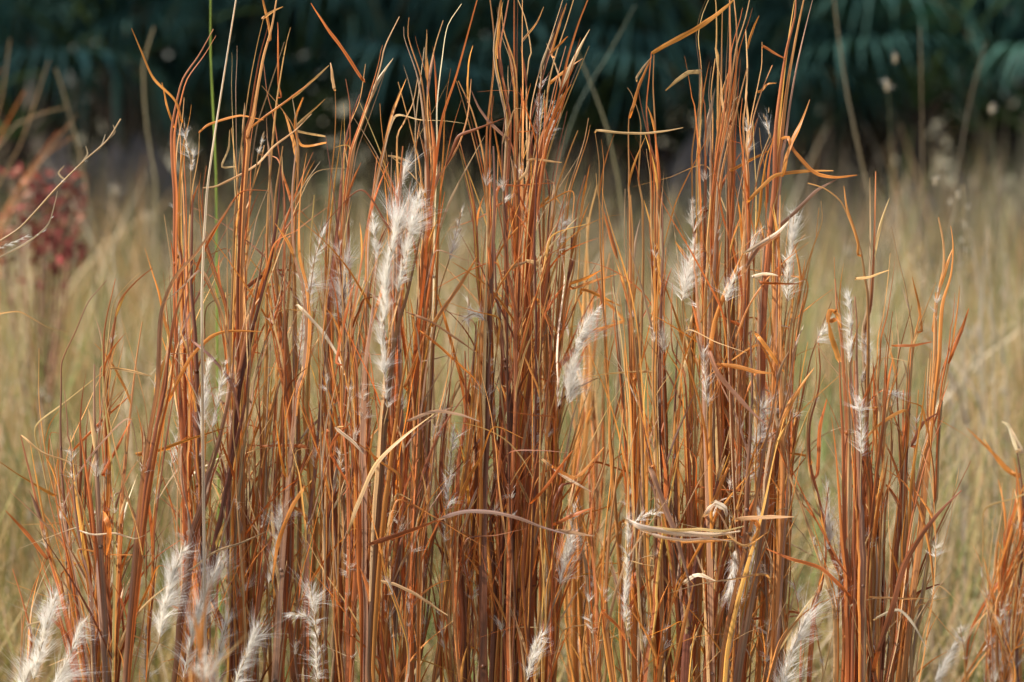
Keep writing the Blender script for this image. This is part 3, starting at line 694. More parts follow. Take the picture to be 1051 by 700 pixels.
# traced strands: clump role(k stalk, l leaf) colour width depth-offset-cm : points from bottom to top, photo pixels
TR = """
B k R 4 -2: 180,330 179,200 177,171 176,137 181,106 187,81 203,57 218,30
B l O 2.4 -2: 187,126 180,104 158,81 146,54 135,29
B l O 2 -1: 179,131 171,107 166,85
B k O 4 0: 187,330 181,200 183,149 188,123 190,100
B k O 3 1: 192,330 189,200 187,171 186,143 184,118
B k O 3.6 -1: 193,300 197,200 203,160 204,134
B l O 2.4 -1: 204,136 214,128 246,119 271,123
B k M 2.6 2: 246,300 243,200 243,114 243,47
B k O 5 -3: 247,300 250,200 254,149 261,106 271,57 279,29 284,0 287,-15
B k S 3 -1: 240,240 246,160 254,94 263,46 270,17
B l S 3 -1: 269,20 277,13 290,7
B l O 3 0: 277,40 276,26 270,0 268,-10
B k O 3 0: 277,200 283,114 289,71 294,43 298,28
B l R 1.8 1: 289,100 286,86 285,23
B k R 2.4 1: 293,230 291,183 283,123 276,97 272,66
B l O 2.2 -1: 253,134 280,114 303,97 320,83
B l S 2.2 -1: 223,191 263,169 280,151 303,134 320,117
B k O 3.4 0: 303,260 306,154 303,123 308,108 311,100
B k O 3 0: 300,260 303,189 307,160 303,131 289,110 270,88
B k O 4 1: 252,300 257,200 266,171 271,149
B k O 3.4 -1: 250,300 243,186 237,131
B l S 2 0: 228,171 234,154 236,133
B k R 4 0: 188,330 186,260 183,240 179,200 177,180
B k D 6 -3: 206,560 201,397 197,314 196,243 197,200
B k D 5 -2: 202,520 199,397 193,343 191,286 190,230
B k R 3.4 -1: 240,400 233,320 221,280 211,243 209,200 213,170
B k O 5 0: 240,500 238,360 243,274 247,237 249,200 248,150
B k D 6 -3: 236,500 247,400 253,371 264,323 276,271 284,217 287,170
B k Y 3 -4: 239,500 250,400 257,371 267,323 279,271 285,225
B k R 3.4 -2: 300,450 293,400 287,371 281,326 276,286 274,240
B k O 5 -1: 299,450 293,349 287,314 283,266 284,200 290,150
B k M 6 -4: 290,560 304,400 310,383 314,337 310,294 301,260 299,200 303,150
B k R 2.4 0: 268,520 267,400 266,337 270,300
B l M 3 -5: 196,349 216,366 239,397 247,440
B l O 3.4 -4: 173,412 194,369 216,346 233,340 270,341
B l P 3.4 -4: 306,314 321,329 333,343 347,366 353,385
B k M 7 -5: 176,720 180,700 184,657 193,593 197,550 210,507 223,456 236,400 240,350
B k D 6 -4: 205,700 214,600 227,529 240,464 251,417 256,370
B l O 3.4 -5: 140,466 156,464 200,449 236,438
B k O 5 0: 262,560 270,470 282,400 291,330 300,270
B k R 5 -2: 300,700 292,610 283,520 290,440 300,380
B k R 4 -2: 262,700 270,600 285,530 310,480 318,440
B l O 4 -4: 312,500 300,520 285,560 279,600
B k Y 4 0: 322,560 316,420 321,330 318,260 322,200
B l S 2.6 -6: 196,585 220,567 250,556 275,545
C l R 3 -3: 374,84 354,54 337,31 319,3
C k S 4 1: 352,260 361,160 374,120 386,83 397,46 411,17
C k O 6 4: 340,330 357,200 366,143 377,111 387,90
C k O 4 4: 346,260 357,137 370,103 376,66
C k O 3.6 4: 334,260 341,160 343,114 342,86
C l S 3 3: 343,90 341,78 339,64
C l S 2.2 3: 300,101 317,86 338,67
C l S 2.2 3: 303,133 317,117 334,101
C l O 2.4 2: 309,149 303,123 311,100
C k R 3 3: 358,200 359,126 359,106 355,81
C k O 3.4 -1: 402,260 399,200 394,149 391,123 390,106
C k O 3.4 -1: 376,260 384,197 394,151 404,109 415,90
C k O 3.8 0: 410,260 411,200 411,134 423,106 428,81
C k O 3.4 1: 436,260 431,174 420,126 409,84
C k O 3.8 1: 440,250 440,183 440,143 433,80 420,37 421,18
C k O 3.4 2: 444,200 438,114 440,74 447,43 454,21
C l S 2 2: 438,80 437,60 438,30
C k P 4.6 -1: 446,260 449,154 449,109 454,63 460,26 474,4
C k R 7 -2: 436,280 446,183 454,123 469,77 480,37 490,0 493,-10
C l O 2 0: 480,106 481,64 485,47
C k O 4 -2: 432,300 446,191 469,151 479,120 483,81
C k O 3.6 0: 500,260 497,171 483,114 469,83
C l S 2.4 1: 398,160 410,162 424,168
C k M 8 -6: 380,720 385,560 395,440 400,394 407,343 419,300 429,251 440,200 446,150
C k M 6 -5: 372,720 373,600 372,480 373,400 374,371 381,329 386,271 384,230
C k R 5.4 -3: 404,420 407,314 410,257 410,200 414,150
C l M 3 -6: 417,320 444,331 466,346 496,367
C l O 4 -3: 440,340 453,320 473,291 489,264
C l O 3 -4: 430,339 453,357 484,386 494,400
C l O 4 -3: 416,397 427,369 437,340
C k R 4.4 -2: 366,460 364,397 361,329 367,286 376,229 381,200 386,160
C l R 3.4 -3: 345,372 359,306 364,290
C k D 5 -2: 380,720 377,600 377,486 384,420
C l P 3.6 -7: 345,439 360,451 373,466
C l R 3 -5: 334,440 339,464 351,486 358,499 352,508
C l S 4.4 -7: 358,545 366,520 386,477 416,447 446,424
C l M 3.2 -7: 419,432 446,422 470,425 493,433
C l D 5.6 -11: 378,559 396,553 411,548 432,541 450,533
C l L 3.6 -11: 448,534 465,528 480,525 506,526 531,531 557,541 580,548
C k R 5 0: 330,720 336,600 340,500 352,420 356,350
C k R 6 1: 345,720 352,600 345,520 336,450 330,380
C k D 5 0: 315,720 312,640 316,560 325,480 330,420 336,360
C k O 4 -4: 395,720 402,600 412,520 418,440 424,380
C k R 4 -4: 408,720 400,640 396,560 404,480 412,420
C k O 4 -5: 428,720 430,600 438,520 444,450 460,380 470,320
C l S 3 -5: 391,597 405,600 430,612 460,632
D k O 3.6 1: 503,300 499,200 489,151 477,106 470,83
D l M 3 -2: 519,141 503,126 491,109 484,93
D k O 4.2 0: 500,260 499,180 500,134 506,77 507,37 503,0 501,-12
D k R 4.6 -2: 520,260 521,200 523,123 516,86 513,51 519,17 523,-5
D l O 3 1: 512,60 511,43 514,0 520,-12
D k O 3 1: 531,200 530,120 529,69 517,31 514,0
D k R 4 2: 529,200 528,66 528,0 528,-15
D k O 3.6 0: 536,220 537,120 536,57 537,0 536,-12
D k S 2.8 1: 541,200 541,86 544,54 537,17 530,0
D l S 2.4 1: 538,40 550,24 558,7
D k S 2.6 1: 540,230 544,114 554,69 567,31 577,0
D l O 2.2 1: 566,57 574,26 582,3
D k O 3 1: 556,220 560,114 569,66 583,23 590,0 594,-12
D k R 7 -3: 543,260 557,149 571,109 581,63 593,23 602,0 505,-12
D k O 4.4 0: 545,260 546,160 557,109 563,86
D l O 3 -1: 566,84 583,70 598,60
D l O 2 0: 563,57 574,46 583,37
D k O 4.4 0: 560,300 571,197 580,169 587,149 593,134
D k O 3.2 1: 574,280 580,200 590,166 597,143 601,121
D l S 3.2 -3: 530,187 540,177 543,164
D l S 2.6 -3: 541,165 548,163 560,165 577,167
D l O 2.4 3: 596,220 605,169
D k D 6.5 -7: 497,720 496,560 499,420 502,340 505,267 507,200 506,150
D k D 6 -4: 528,560 524,415 517,351 510,301 508,250
D k D 6 -3: 528,400 532,284 531,234 531,160
D l S 5 -5: 514,283 526,274 541,268
D l S 5 -5: 540,268 551,270 555,276 554,283
D k R 5 -2: 552,420 555,340 560,286 569,243 580,200
D k O 4.4 1: 570,400 580,314 589,280 594,237 601,200
D k R 4 2: 565,420 576,330 586,260 592,210 600,180
D l O 3.6 -1: 586,291 600,286 621,275
D l O 3 0: 587,296 609,289 634,281
D l O 3 0: 596,297 614,303 637,314
D l R 5 -2: 573,377 589,360 606,340
D l O 3.8 -2: 604,341 620,337 639,331
D k O 2.4 0: 566,420 573,366 583,331 594,309 609,289
D l O 5 -4: 552,309 563,329 573,344
D l R 2.6 -4: 555,327 580,291
D l S 2.2 -3: 551,269 571,246 593,223
D k D 6 -3: 505,720 508,620 505,540 512,470 515,400 512,340
D k R 6 -4: 520,720 524,620 522,530 528,450 535,380
D k D 5 -1: 480,720 478,640 484,560 488,480 484,400 488,330
D k R 5 -3: 470,720 474,640 468,560 470,480 478,420 476,360
D k O 5 -5: 540,720 535,650 546,580 552,520 560,460 562,400
D k R 5 -4: 560,720 565,640 575,560 588,500 596,450
D k O 4 -6: 475,720 466,640 463,560 462,500
D k R 4 -2: 455,720 452,640 455,560 452,480 460,400 464,340
D l R 3 -6: 543,518 560,500 588,462
D l P 3 -5: 556,471 581,490 607,505
D l R 3.4 -5: 573,537 585,530 609,521
D l M 4 -5: 573,545 590,547 611,550
D l O 3 -5: 566,478 590,490 620,459
E k O 3.4 1: 618,260 616,200 616,166 612,136
E l S 2.6 -4: 612,134 631,136 660,137 683,134 701,131
E k S 3 1: 660,260 657,183 656,123 647,96 643,90
E k O 3.4 1: 648,300 646,200 645,120 653,97
E l O 3 -2: 646,121 657,86 669,58
E l O 4.6 -3: 669,55 689,43 720,26 749,4 754,-2
E k R 5.4 -1: 672,260 669,160 664,114 667,77 669,54
E k O 3.6 0: 674,200 673,120 672,86 673,56
E k R 4.6 -1: 680,280 677,183 666,143 657,106 653,83
E l S 2.4 -2: 653,80 657,74 668,59
E l S 4 -2: 717,74 707,74 694,83 683,93
E k S 2.8 0: 717,200 720,71 717,37 721,14 727,0 729,-12
E k R 7 0: 724,260 723,183 723,137 721,86 718,51
E k O 3.6 0: 712,280 711,160 715,129 718,86
E k O 3.6 1: 731,240 731,123 729,94 733,60
E k O 3.6 1: 733,260 734,160 739,114 740,74 741,9
E k O 3.4 2: 737,200 737,94 737,43 733,0 731,-12
E k R 5.4 2: 748,200 749,54 748,17 748,-10
E k O 4.6 3: 752,200 754,74 754,29 751,-3
E k O 3.6 -1: 731,260 734,177 743,123 750,74 754,49 764,17 768,-1
E k S 3.4 0: 766,200 766,94 766,66 764,30
E l O 2.6 0: 767,50 773,29 779,16
E k O 4.4 -1: 734,280 740,183 751,131 760,94 766,70
E k O 4.4 -1: 768,280 766,177 761,131 765,94
E k O 4.4 4: 762,240 766,157 771,117 783,71 784,43
E k O 3.4 4: 764,220 771,126 781,91 791,67
E l O 2.6 4: 780,94 789,86 797,85
E k R 7 -2: 783,330 794,189 796,131 800,94 806,51 814,17 815,-2
E k O 5 -1: 797,220 801,143 806,89 814,43 823,0 826,-12
E l R 2.6 -2: 783,47 794,54 807,61
E l O 4.4 -3: 803,180 808,160 814,143 823,123 831,102
E l O 4 -3: 809,141 812,150 817,157 831,173 840,179 860,182 880,180
E l O 3.4 -3: 767,207 782,192 797,180 827,176 855,175
E l M 3.6 -3: 790,245 797,234 817,217 837,197 859,184
E k S 3.4 0: 785,280 783,171 780,131
E l O 3 1: 750,175 766,166 791,154
E k S 3.6 -2: 808,360 820,299 826,279 834,256 844,227 843,206
E k O 3.4 0: 812,400 823,324 831,279 837,244 841,213
E k S 4.6 -3: 660,440 657,400 651,337 643,297 634,266 623,234 614,200 612,178
E k D 5 -3: 676,480 676,400 677,314 679,271 679,200
E k O 5 -2: 652,420 650,330 649,257 646,200
E k S 3.4 -4: 677,520 673,400 671,286 669,229 670,190
E k M 6 -5: 728,560 723,400 721,360 716,314 713,277 714,240
E k O 7 -2: 722,420 723,314 726,257 729,200
E l O 5 -5: 728,362 734,329 749,291 763,260
E l P 4.5 -5: 762,261 783,249 800,237 809,227
E l M 4.6 -5: 764,280 777,257 801,240
E l P 3.6 -6: 772,284 783,281 799,283
E l R 3 -5: 780,290 800,291 820,291
E k O 4.6 -5: 804,500 801,371 800,314 801,257 800,200
E k O 4.4 -3: 810,400 814,337 823,294 830,266 840,237
E l O 4.6 -6: 734,374 754,376 774,381 794,383
E l O 4 -5: 774,340 789,360 805,382
E k R 5 -3: 706,440 703,383 691,360 689,329 690,290
E k O 4 -1: 710,440 706,371 697,343 694,306
E l O 3.4 -1: 710,274 693,247
E l M 4.6 -7: 727,358 737,383 751,400 770,421 789,439
E k M 7.5 -7: 741,720 746,644 759,584 772,529 783,464 796,400 800,340
E k M 6 -6: 755,720 768,631 776,580 783,529 789,486 800,434 809,400 816,350
E k M 5.4 -5: 762,600 766,540 768,486 772,400 770,340
E k V 2 -7: 753,720 761,640 776,571 785,507
E k R 7 -4: 722,720 727,657 736,601 749,546 756,500
E l P 5 -7: 722,532 728,522 734,516
E l P 6 -7: 733,516 744,522 746,530
E l O 5 -8: 771,534 776,536 780,542
E l O 5 -8: 780,541 776,550 772,555
E l S 3 -6: 746,549 764,560 790,545
E l P 6 -14: 644,533 656,540 680,545 706,548 736,549 760,545
E l P 4 -14: 656,544 678,551 702,554 728,553 752,556
E l S 3 -14: 668,541 692,544 718,543 742,545 764,540
E l O 2.4 -7: 690,556 720,556 752,554
E l S 4 -7: 757,533 787,531 815,530
E l M 6 -12: 667,478 675,500 684,524 693,546 701,575 708,599
E k D 5 -2: 696,600 694,520 693,456 695,400 697,350
E k R 5 -4: 660,720 668,640 676,560 690,480 700,420
E k O 6 -5: 676,720 685,640 700,590 712,600
E k R 5 -3: 645,720 640,640 648,560 655,480 662,420
E k O 4 -5: 632,720 622,640 624,560 634,480 640,420
E k R 4 -3: 614,720 612,620 605,540 612,470
E l O 4 -6: 690,700 700,650 712,600
E l P 4 -5: 700,600 716,590 735,596
E l R 3 -5: 618,628 636,645 655,680
E k D 6 -5: 700,720 706,640 720,560 735,500 745,440
F k O 4.6 -1: 889,460 891,370 891,307 889,284 884,256 874,230 863,207 846,193 830,188
F l O 2.8 -1: 881,262 881,250 869,213 866,191
F k R 4.4 0: 889,460 889,341 895,313 898,264 899,227 900,176
F l S 3 -2: 877,286 894,284 913,277
F k O 3.6 0: 898,460 901,370 901,347 906,324 911,293 914,260
F k S 3.2 0: 936,400 939,347 934,321 929,296 920,264 914,233
F l O 2.6 0: 946,340 943,313 936,284
F k O 3 0: 930,420 933,359 940,341 949,321 961,290
F k O 6 -1: 954,420 959,370 961,313 967,284 967,250 962,223
F l O 3 0: 958,340 960,320 960,300
F k S 3.6 1: 968,400 976,359 981,324 984,293
F l R 3.4 0: 973,374 977,364 986,341 994,317
F k O 3.4 -1: 867,400 863,324 858,293 857,264
F k R 5 -2: 868,440 864,370 863,353 858,319 856,286
F l O 5 -3: 862,372 860,367 854,347 850,328
F l O 5 -3: 850,329 852,319 857,319
F l O 5 -3: 856,319 861,325 863,336
F k M 6 -3: 881,460 879,370 879,330 877,304
F l R 2.4 -3: 915,355 940,354 957,351
F k O 3.4 -1: 908,440 911,370 916,356 916,339
F k R 5 -4: 872,720 870,606 867,563 866,486 862,400 861,370
F k R 5.4 -2: 870,720 872,640 879,571 881,486 877,400 876,370
F k R 5.4 -1: 878,720 881,657 885,571 887,486 894,400
F k O 4.6 -1: 884,720 890,640 894,571 898,486 907,400
F k O 4.6 0: 896,720 902,657 907,593 909,529 915,486 917,400
F k R 5 0: 912,720 915,657 917,571 926,486 928,400
F k O 5 -1: 912,720 917,636 928,550 937,486 943,400
F k O 4.6 0: 908,720 926,600 932,550 950,464 954,400 956,360
F k O 3.6 0: 925,640 932,571 939,511 954,456 967,400 972,372
F l D 5.4 -5: 896,690 900,674 915,627 928,580 945,550 967,522 987,503
F l S 2.4 -3: 893,613 924,614 953,614
F l P 3 -3: 897,636 922,626 937,640 952,666
F l D 3.4 -2: 936,458 939,451 947,434 962,424
F k O 4.4 -3: 785,725 800,666 817,638 843,619 873,610
F l R 3.4 -3: 873,612 843,584 813,574 787,563
F l P 4 1: 905,400 915,403 925,404
I k R 4.4 0: 864,720 866,640 864,593 851,559 841,511 832,477 831,434 839,400 841,345
I l R 3.6 0: 835,492 839,486 841,443 849,409
I k R 4.4 -1: 830,720 836,619 841,606 847,571 845,541 850,500
I l S 3.2 0: 843,531 821,507 804,481
I k R 2.8 0: 822,720 821,674 819,623 813,589
I l O 2.6 0: 833,475 830,469 801,463
I k O 2.6 0: 782,720 783,700 789,644 792,610
I l S 1.8 0: 840,560 826,530 822,500
G k D 5 0: 1050,560 1051,529 1049,494 1044,462
G l P 7 0: 1048,464 1042,452 1037,440
G l P 4 0: 1038,444 1034,436 1028,433
G k O 5 1: 1022,680 1027,614 1031,593 1040,550 1051,503 1054,470
G k O 3.6 1: 1028,600 1033,550 1040,501
G k O 5 -2: 1030,720 1035,674 1044,640 1051,593 1060,540
G k R 2.6 -1: 1008,720 1010,700 1015,640 1016,580
G k O 4 0: 980,720 999,679 1016,657 1030,630
G k O 4 0: 992,720 988,666 984,644
G l O 3 3: 1040,485 1014,460 992,439
G l O 3 3: 1046,490 1031,481 1010,451
A k R 5 -1: 84,720 64,614 51,571 34,499 21,447
A l S 2.6 -2: 22,447 43,464 60,470 86,481
A l R 3.6 -2: 49,574 26,546 6,524
A l O 3.4 0: 56,509 30,494 0,474 -8,470
A k R 3.4 0: 28,720 30,674 32,653 21,614 11,584
A k R 2.6 0: 18,720 21,670 24,631
A k M 5 -2: 94,720 84,640 77,589 64,537 56,486 49,447
A k M 7 -5: 109,720 105,614 103,563 101,486 98,426 97,374
A k V 3 -5: 116,720 117,571 116,486 107,400 105,343
A k R 3.4 -3: 108,500 106,400 107,343 116,300 119,286
A k R 4.4 -3: 112,480 110,400 116,349 123,310 140,289 157,275
A k M 3 -1: 70,560 64,500 62,440 63,394 64,371 80,337 91,309 109,287
A k M 8 -6: 127,720 137,614 146,499 154,443 162,397 163,371 166,320 179,286 201,260 239,207
A k R 5 -5: 140,600 150,500 161,430 170,371 179,320 187,297 200,269
A l S 2.6 -3: 117,378 135,381 156,386
A l R 3 -3: 105,488 125,450 135,430
A k R 4 -2: 100,620 88,560 75,530 71,500 73,464
A l R 2.6 -2: 73,464 111,426 137,402
A l P 1.9 -5: 80,544 96,549 118,547 138,553 150,549
A l O 6 -6: 106,526 112,541 109,570
A k O 5 -3: 118,720 122,600 126,500 133,430 140,370 146,330
A k R 5 -2: 96,720 94,600 82,520 76,440
A k O 4 -3: 150,720 156,600 160,500 168,420 172,370
A k R 4 -2: 104,600 93,530 90,500 100,440 128,400
A k M 3 -4: 99,720 92,600 80,540 66,400
J k O 5 0: 206,740 207,700 204,640
J k O 4 0: 214,740 212,700 218,655
J k O 4 0: 198,740 199,700 192,662
H k O 5 0: 612,480 606,400 612,330 625,260
H k O 5 0: 590,480 600,380 598,330 603,230 612,190
H l O 3 0: 640,330 628,315 610,300
"""


def parse():
    out = {}
    for ln in TR.strip().splitlines():
        h, p = ln.split(':')
        c, role, col, wd, off = h.split()
        pts = [tuple(float(q) for q in s.split(',')) for s in p.split()]
        if c == 'D' and pts[-1] == (505.0, -12.0): pts[-1] = (605.0, -12.0)
        out.setdefault(c, []).append((role, col, float(wd), float(off) / 100, pts))
    return out


def wig(n, amp, L):
    t = np.linspace(0, 1, n)
    y = np.zeros(n)
    for f in (1.3, 2.9, 5.7):
        y += np.sin(t * f * 3 * L + RS.uniform(0, 6.28)) / f
    return y * amp


def stalk_path(info, pts, d, broken=False):
    """pts in photo pixels (bottom first), returned with a way down to the soil, as px, py, depth"""
    x0, y0 = pts[0]
    dc, rx = info['d'], info['rx']
    extra = []
    pyg = py_ground(dc)
    xb = x0
    if y0 < 660:
        lo, hi = info['base']
        xt = np.clip(x0, lo - 10, hi + 10)
        xb = x0 + (xt - x0) * .6 + (rx - x0) * .18 + RS.normal(0, 5)
        ym = (y0 + 720) / 2
        if y0 < 500: extra.append(((x0 * .62 + xb * .38) + RS.normal(0, 6), ym))
        extra.insert(0, (xb, 720))
    rootx = rx + (xb - rx) * .45 + RS.normal(0, 4)
    lead = [(rootx, pyg + 25), (rootx * .55 + xb * .45, 1000)]
    P = np.array(lead + extra + list(pts), float)
    Q = catmull(P, 7.0)
    n = len(Q)
    s = np.clip((pyg - Q[:, 1]) / pyg, 0, 1)
    dep = dc + (d - dc) * (.35 + .65 * s) + wig(n, .004, 1.0)
    kn = np.interp(np.linspace(0, 1, n), np.sort(RS.uniform(0, 1, 11)), RS.normal(0, 1.0, 11))
    return np.column_stack([Q[:, 0] + wig(n, .5, 2.0) + kn, Q[:, 1], dep])


def width_prof(n, t0=.75, tip=.22, start=.75):
    t = np.linspace(0, 1, n)
    w = np.where(t < t0, 1.0, 1 - (1 - tip) * ((t - t0) / (1 - t0)) ** 1.3)
    return w * np.minimum(1, start + t * 2) * (1 + .07 * np.sin(t * 23 + RS.uniform(0, 6)))


def build_stalk(parent, info, col, wpx, Q, org, extra=True):
    P = at_np(Q) - org
    n = len(P)
    W = wpx * 1.08 * KPX * Q[:, 2].mean()
    mb = MB()
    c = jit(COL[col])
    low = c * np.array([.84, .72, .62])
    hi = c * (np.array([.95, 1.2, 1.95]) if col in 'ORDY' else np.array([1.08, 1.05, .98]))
    if W < .0022:
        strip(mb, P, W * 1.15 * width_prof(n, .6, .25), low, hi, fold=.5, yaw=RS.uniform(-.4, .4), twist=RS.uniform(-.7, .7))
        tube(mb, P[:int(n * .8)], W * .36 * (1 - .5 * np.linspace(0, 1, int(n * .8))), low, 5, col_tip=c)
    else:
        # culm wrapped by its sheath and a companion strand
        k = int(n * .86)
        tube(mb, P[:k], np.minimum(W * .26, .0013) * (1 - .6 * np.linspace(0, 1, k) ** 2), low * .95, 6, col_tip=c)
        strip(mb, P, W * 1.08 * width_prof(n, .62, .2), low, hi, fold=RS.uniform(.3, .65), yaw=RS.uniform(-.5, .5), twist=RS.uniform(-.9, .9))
        if extra:
            for q in range(2 if W > .0034 else 1):
                a, b = sorted(RS.uniform(.25, 1, 2)); b = min(1, max(b, a + .3)); a = min(a, b - .3)
                i0, i1 = int(a * (n - 1)), int(b * (n - 1))
                if i1 - i0 < 8: continue
                sd_ = RS.choice([-1, 1])
                t = np.linspace(0, 1, i1 - i0)
                off = np.stack([sd_ * W * (.32 + RS.uniform(.2, 1.6) * t ** 2.2), np.full_like(t, -W * .35), 0 * t], 1)
                c2 = jit(COL[random.choice(info['pal'])])
                strip(mb, P[i0:i1] + off, W * RS.uniform(.4, .7) * width_prof(i1 - i0, .5, .12, .4), c2, c2 * 1.15, fold=.5, yaw=RS.uniform(-.6, .6), twist=RS.uniform(-1, 1))
    for q in range(RS.randint(0, 3)):          # swollen nodes
        k = int(RS.uniform(.3, .85) * n)
        if k + 1 < n:
            a_, b_ = P[k], P[k] + nrm(P[k + 1] - P[k]) * .0035
            tube(mb, np.array([a_, (a_ + b_) / 2, b_]), np.array([.25, .42, .2]) * W, c * .7, 6)
    # pointed bracts hugging the upper part
    if extra:
        step = np.linalg.norm(P[1] - P[0]) + 1e-6
        for q in range(RS.randint(2, 6)):
            k = int(RS.uniform(.45, .93) * n)
            Lb = RS.uniform(.018, .065)
            m_ = max(5, int(Lb / .006))
            tn = nrm(P[min(k + 2, n - 1)] - P[k - 2])
            sd_ = np.array([RS.choice([-1, 1]) * 1.0, RS.normal(0, .5), 0]); sd_ = sd_ / np.linalg.norm(sd_)
            u = np.linspace(0, 1, m_)[:, None]
            B_ = P[k] + tn * Lb * u + sd_ * Lb * RS.uniform(.03, .34) * u ** 1.7
            c2 = jit(COL[random.choice(info['pal'] + 'OS')])
            strip(mb, B_, max(.0012, W * RS.uniform(.45, .9)) * width_prof(m_, .35, .08, .5), c2, c2 * 1.2, fold=.5, yaw=RS.uniform(-.5, .5), twist=RS.uniform(-.8, .8))
    return mb.build('stalk', M_STALK, parent)


def build_leaf(parent, Q, wpx, col, org, twist=None, tip=.12, start=.5, t0=.35):
    P = at_np(Q) - org
    n = len(P)
    W = wpx * 1.0 * KPX * Q[:, 2].mean()
    mb = MB()
    c = jit(COL[col])
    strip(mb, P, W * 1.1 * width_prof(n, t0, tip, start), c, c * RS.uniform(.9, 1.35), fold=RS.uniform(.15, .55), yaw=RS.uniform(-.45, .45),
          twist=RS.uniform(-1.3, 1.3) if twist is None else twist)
    return mb.build('leaf_blade', M_BLADE, parent)


# plumes: clump, hair px, count, axis (bottom to top)
PL = """
C 24 1500 -5: 394,330 396,300 399,270 408,228
C 12 420 -5: 388,268 385,248 383,222
C 18 1100 -5: 408,300 416,262 424,225 432,198
C 20 320 -4: 398,420 394,380 392,330
C 16 260 0: 402,215 410,190 418,170
D 22 900 -3: 583,415 586,383 594,349 604,326
D 12 320 -4: 590,352 600,334 614,316
B 20 620 -4: 206,448 209,410 214,372
B 16 260 -4: 218,440 226,400 230,372
A 28 900 -5: 163,660 172,610 188,562
B 30 700 -5: 188,700 203,630 228,572
B 26 500 -4: 215,712 222,680 232,640
A 30 420 -2: 20,715 30,690 44,670
B 22 420 -1: 276,600 284,560 290,520
C 22 420 2: 350,330 352,300 356,268
D 20 360 -2: 575,600 584,560 590,520
E 22 420 -2: 700,310 706,280 712,250
F 16 300 -2: 884,470 884,440 882,410
A 24 620 -3: 34,700 46,650 58,612
A 26 500 -3: 52,710 70,676 84,640
B 22 500 -5: 238,710 254,670 264,644
C 12 200 -6: 322,645 312,632 296,630
C 20 420 -3: 326,700 324,640 318,600
B 20 420 0: 306,380 312,320 322,290
B 16 220 -2: 315,300 322,270 332,240
E 15 700 -7: 641,640 644,580 646,535
E 12 160 -8: 648,540 660,530 676,526
D 20 420 -6: 540,700 548,670 556,650
E 26 480 -1: 770,600 774,560 780,525
E 24 360 -1: 764,500 776,450 784,410
E 24 620 -1: 808,310 810,270 815,222
E 14 240 0: 768,270 772,250 778,238
F 15 520 -2: 872,372 873,340 872,306
F 14 360 1: 884,395 890,370 890,340
F 12 200 1: 903,400 912,402 924,404
F 18 480 1: 846,580 850,540 848,495
F 20 300 1: 858,640 862,580 868,520
I 30 460 0: 800,720 812,670 828,634
E 16 260 1: 778,395 779,370 776,345
D 14 220 2: 572,260 576,232 578,206
D 12 170 1: 552,140 554,100 556,66
D 12 170 1: 560,150 566,128 568,104
C 16 240 3: 460,270 468,240 474,215
D 14 300 -5: 456,560 460,500 466,440
G 26 420 -1: 958,705 966,688 978,664
B 10 80 -3: 196,165 192,148 190,136
B 10 80 -3: 196,176 198,160 192,150
B 5 140 -2: 265,158 269,146 271,140
E 16 200 -5: 745,310 752,290 758,276
E 10 50 -3: 790,140 788,130 786,120
E 18 300 -3: 756,560 752,590 748,620
E 22 260 -2: 752,640 762,610 772,580
F 14 200 0: 838,352 844,340 850,330
D 14 160 -5: 500,330 486,322 474,330
C 16 160 4: 400,560 404,520 410,480
E 14 200 -4: 726,420 724,390 722,360
D 14 240 -1: 546,470 548,430 552,400
B 18 220 2: 176,480 184,440 190,410
A 20 260 0: 150,700 150,650 156,620
G 22 240 1: 1020,700 1026,670 1030,640
"""


def env_y(env, x):
    return float(np.interp(x, [e[0] for e in env], [e[1] for e in env]))


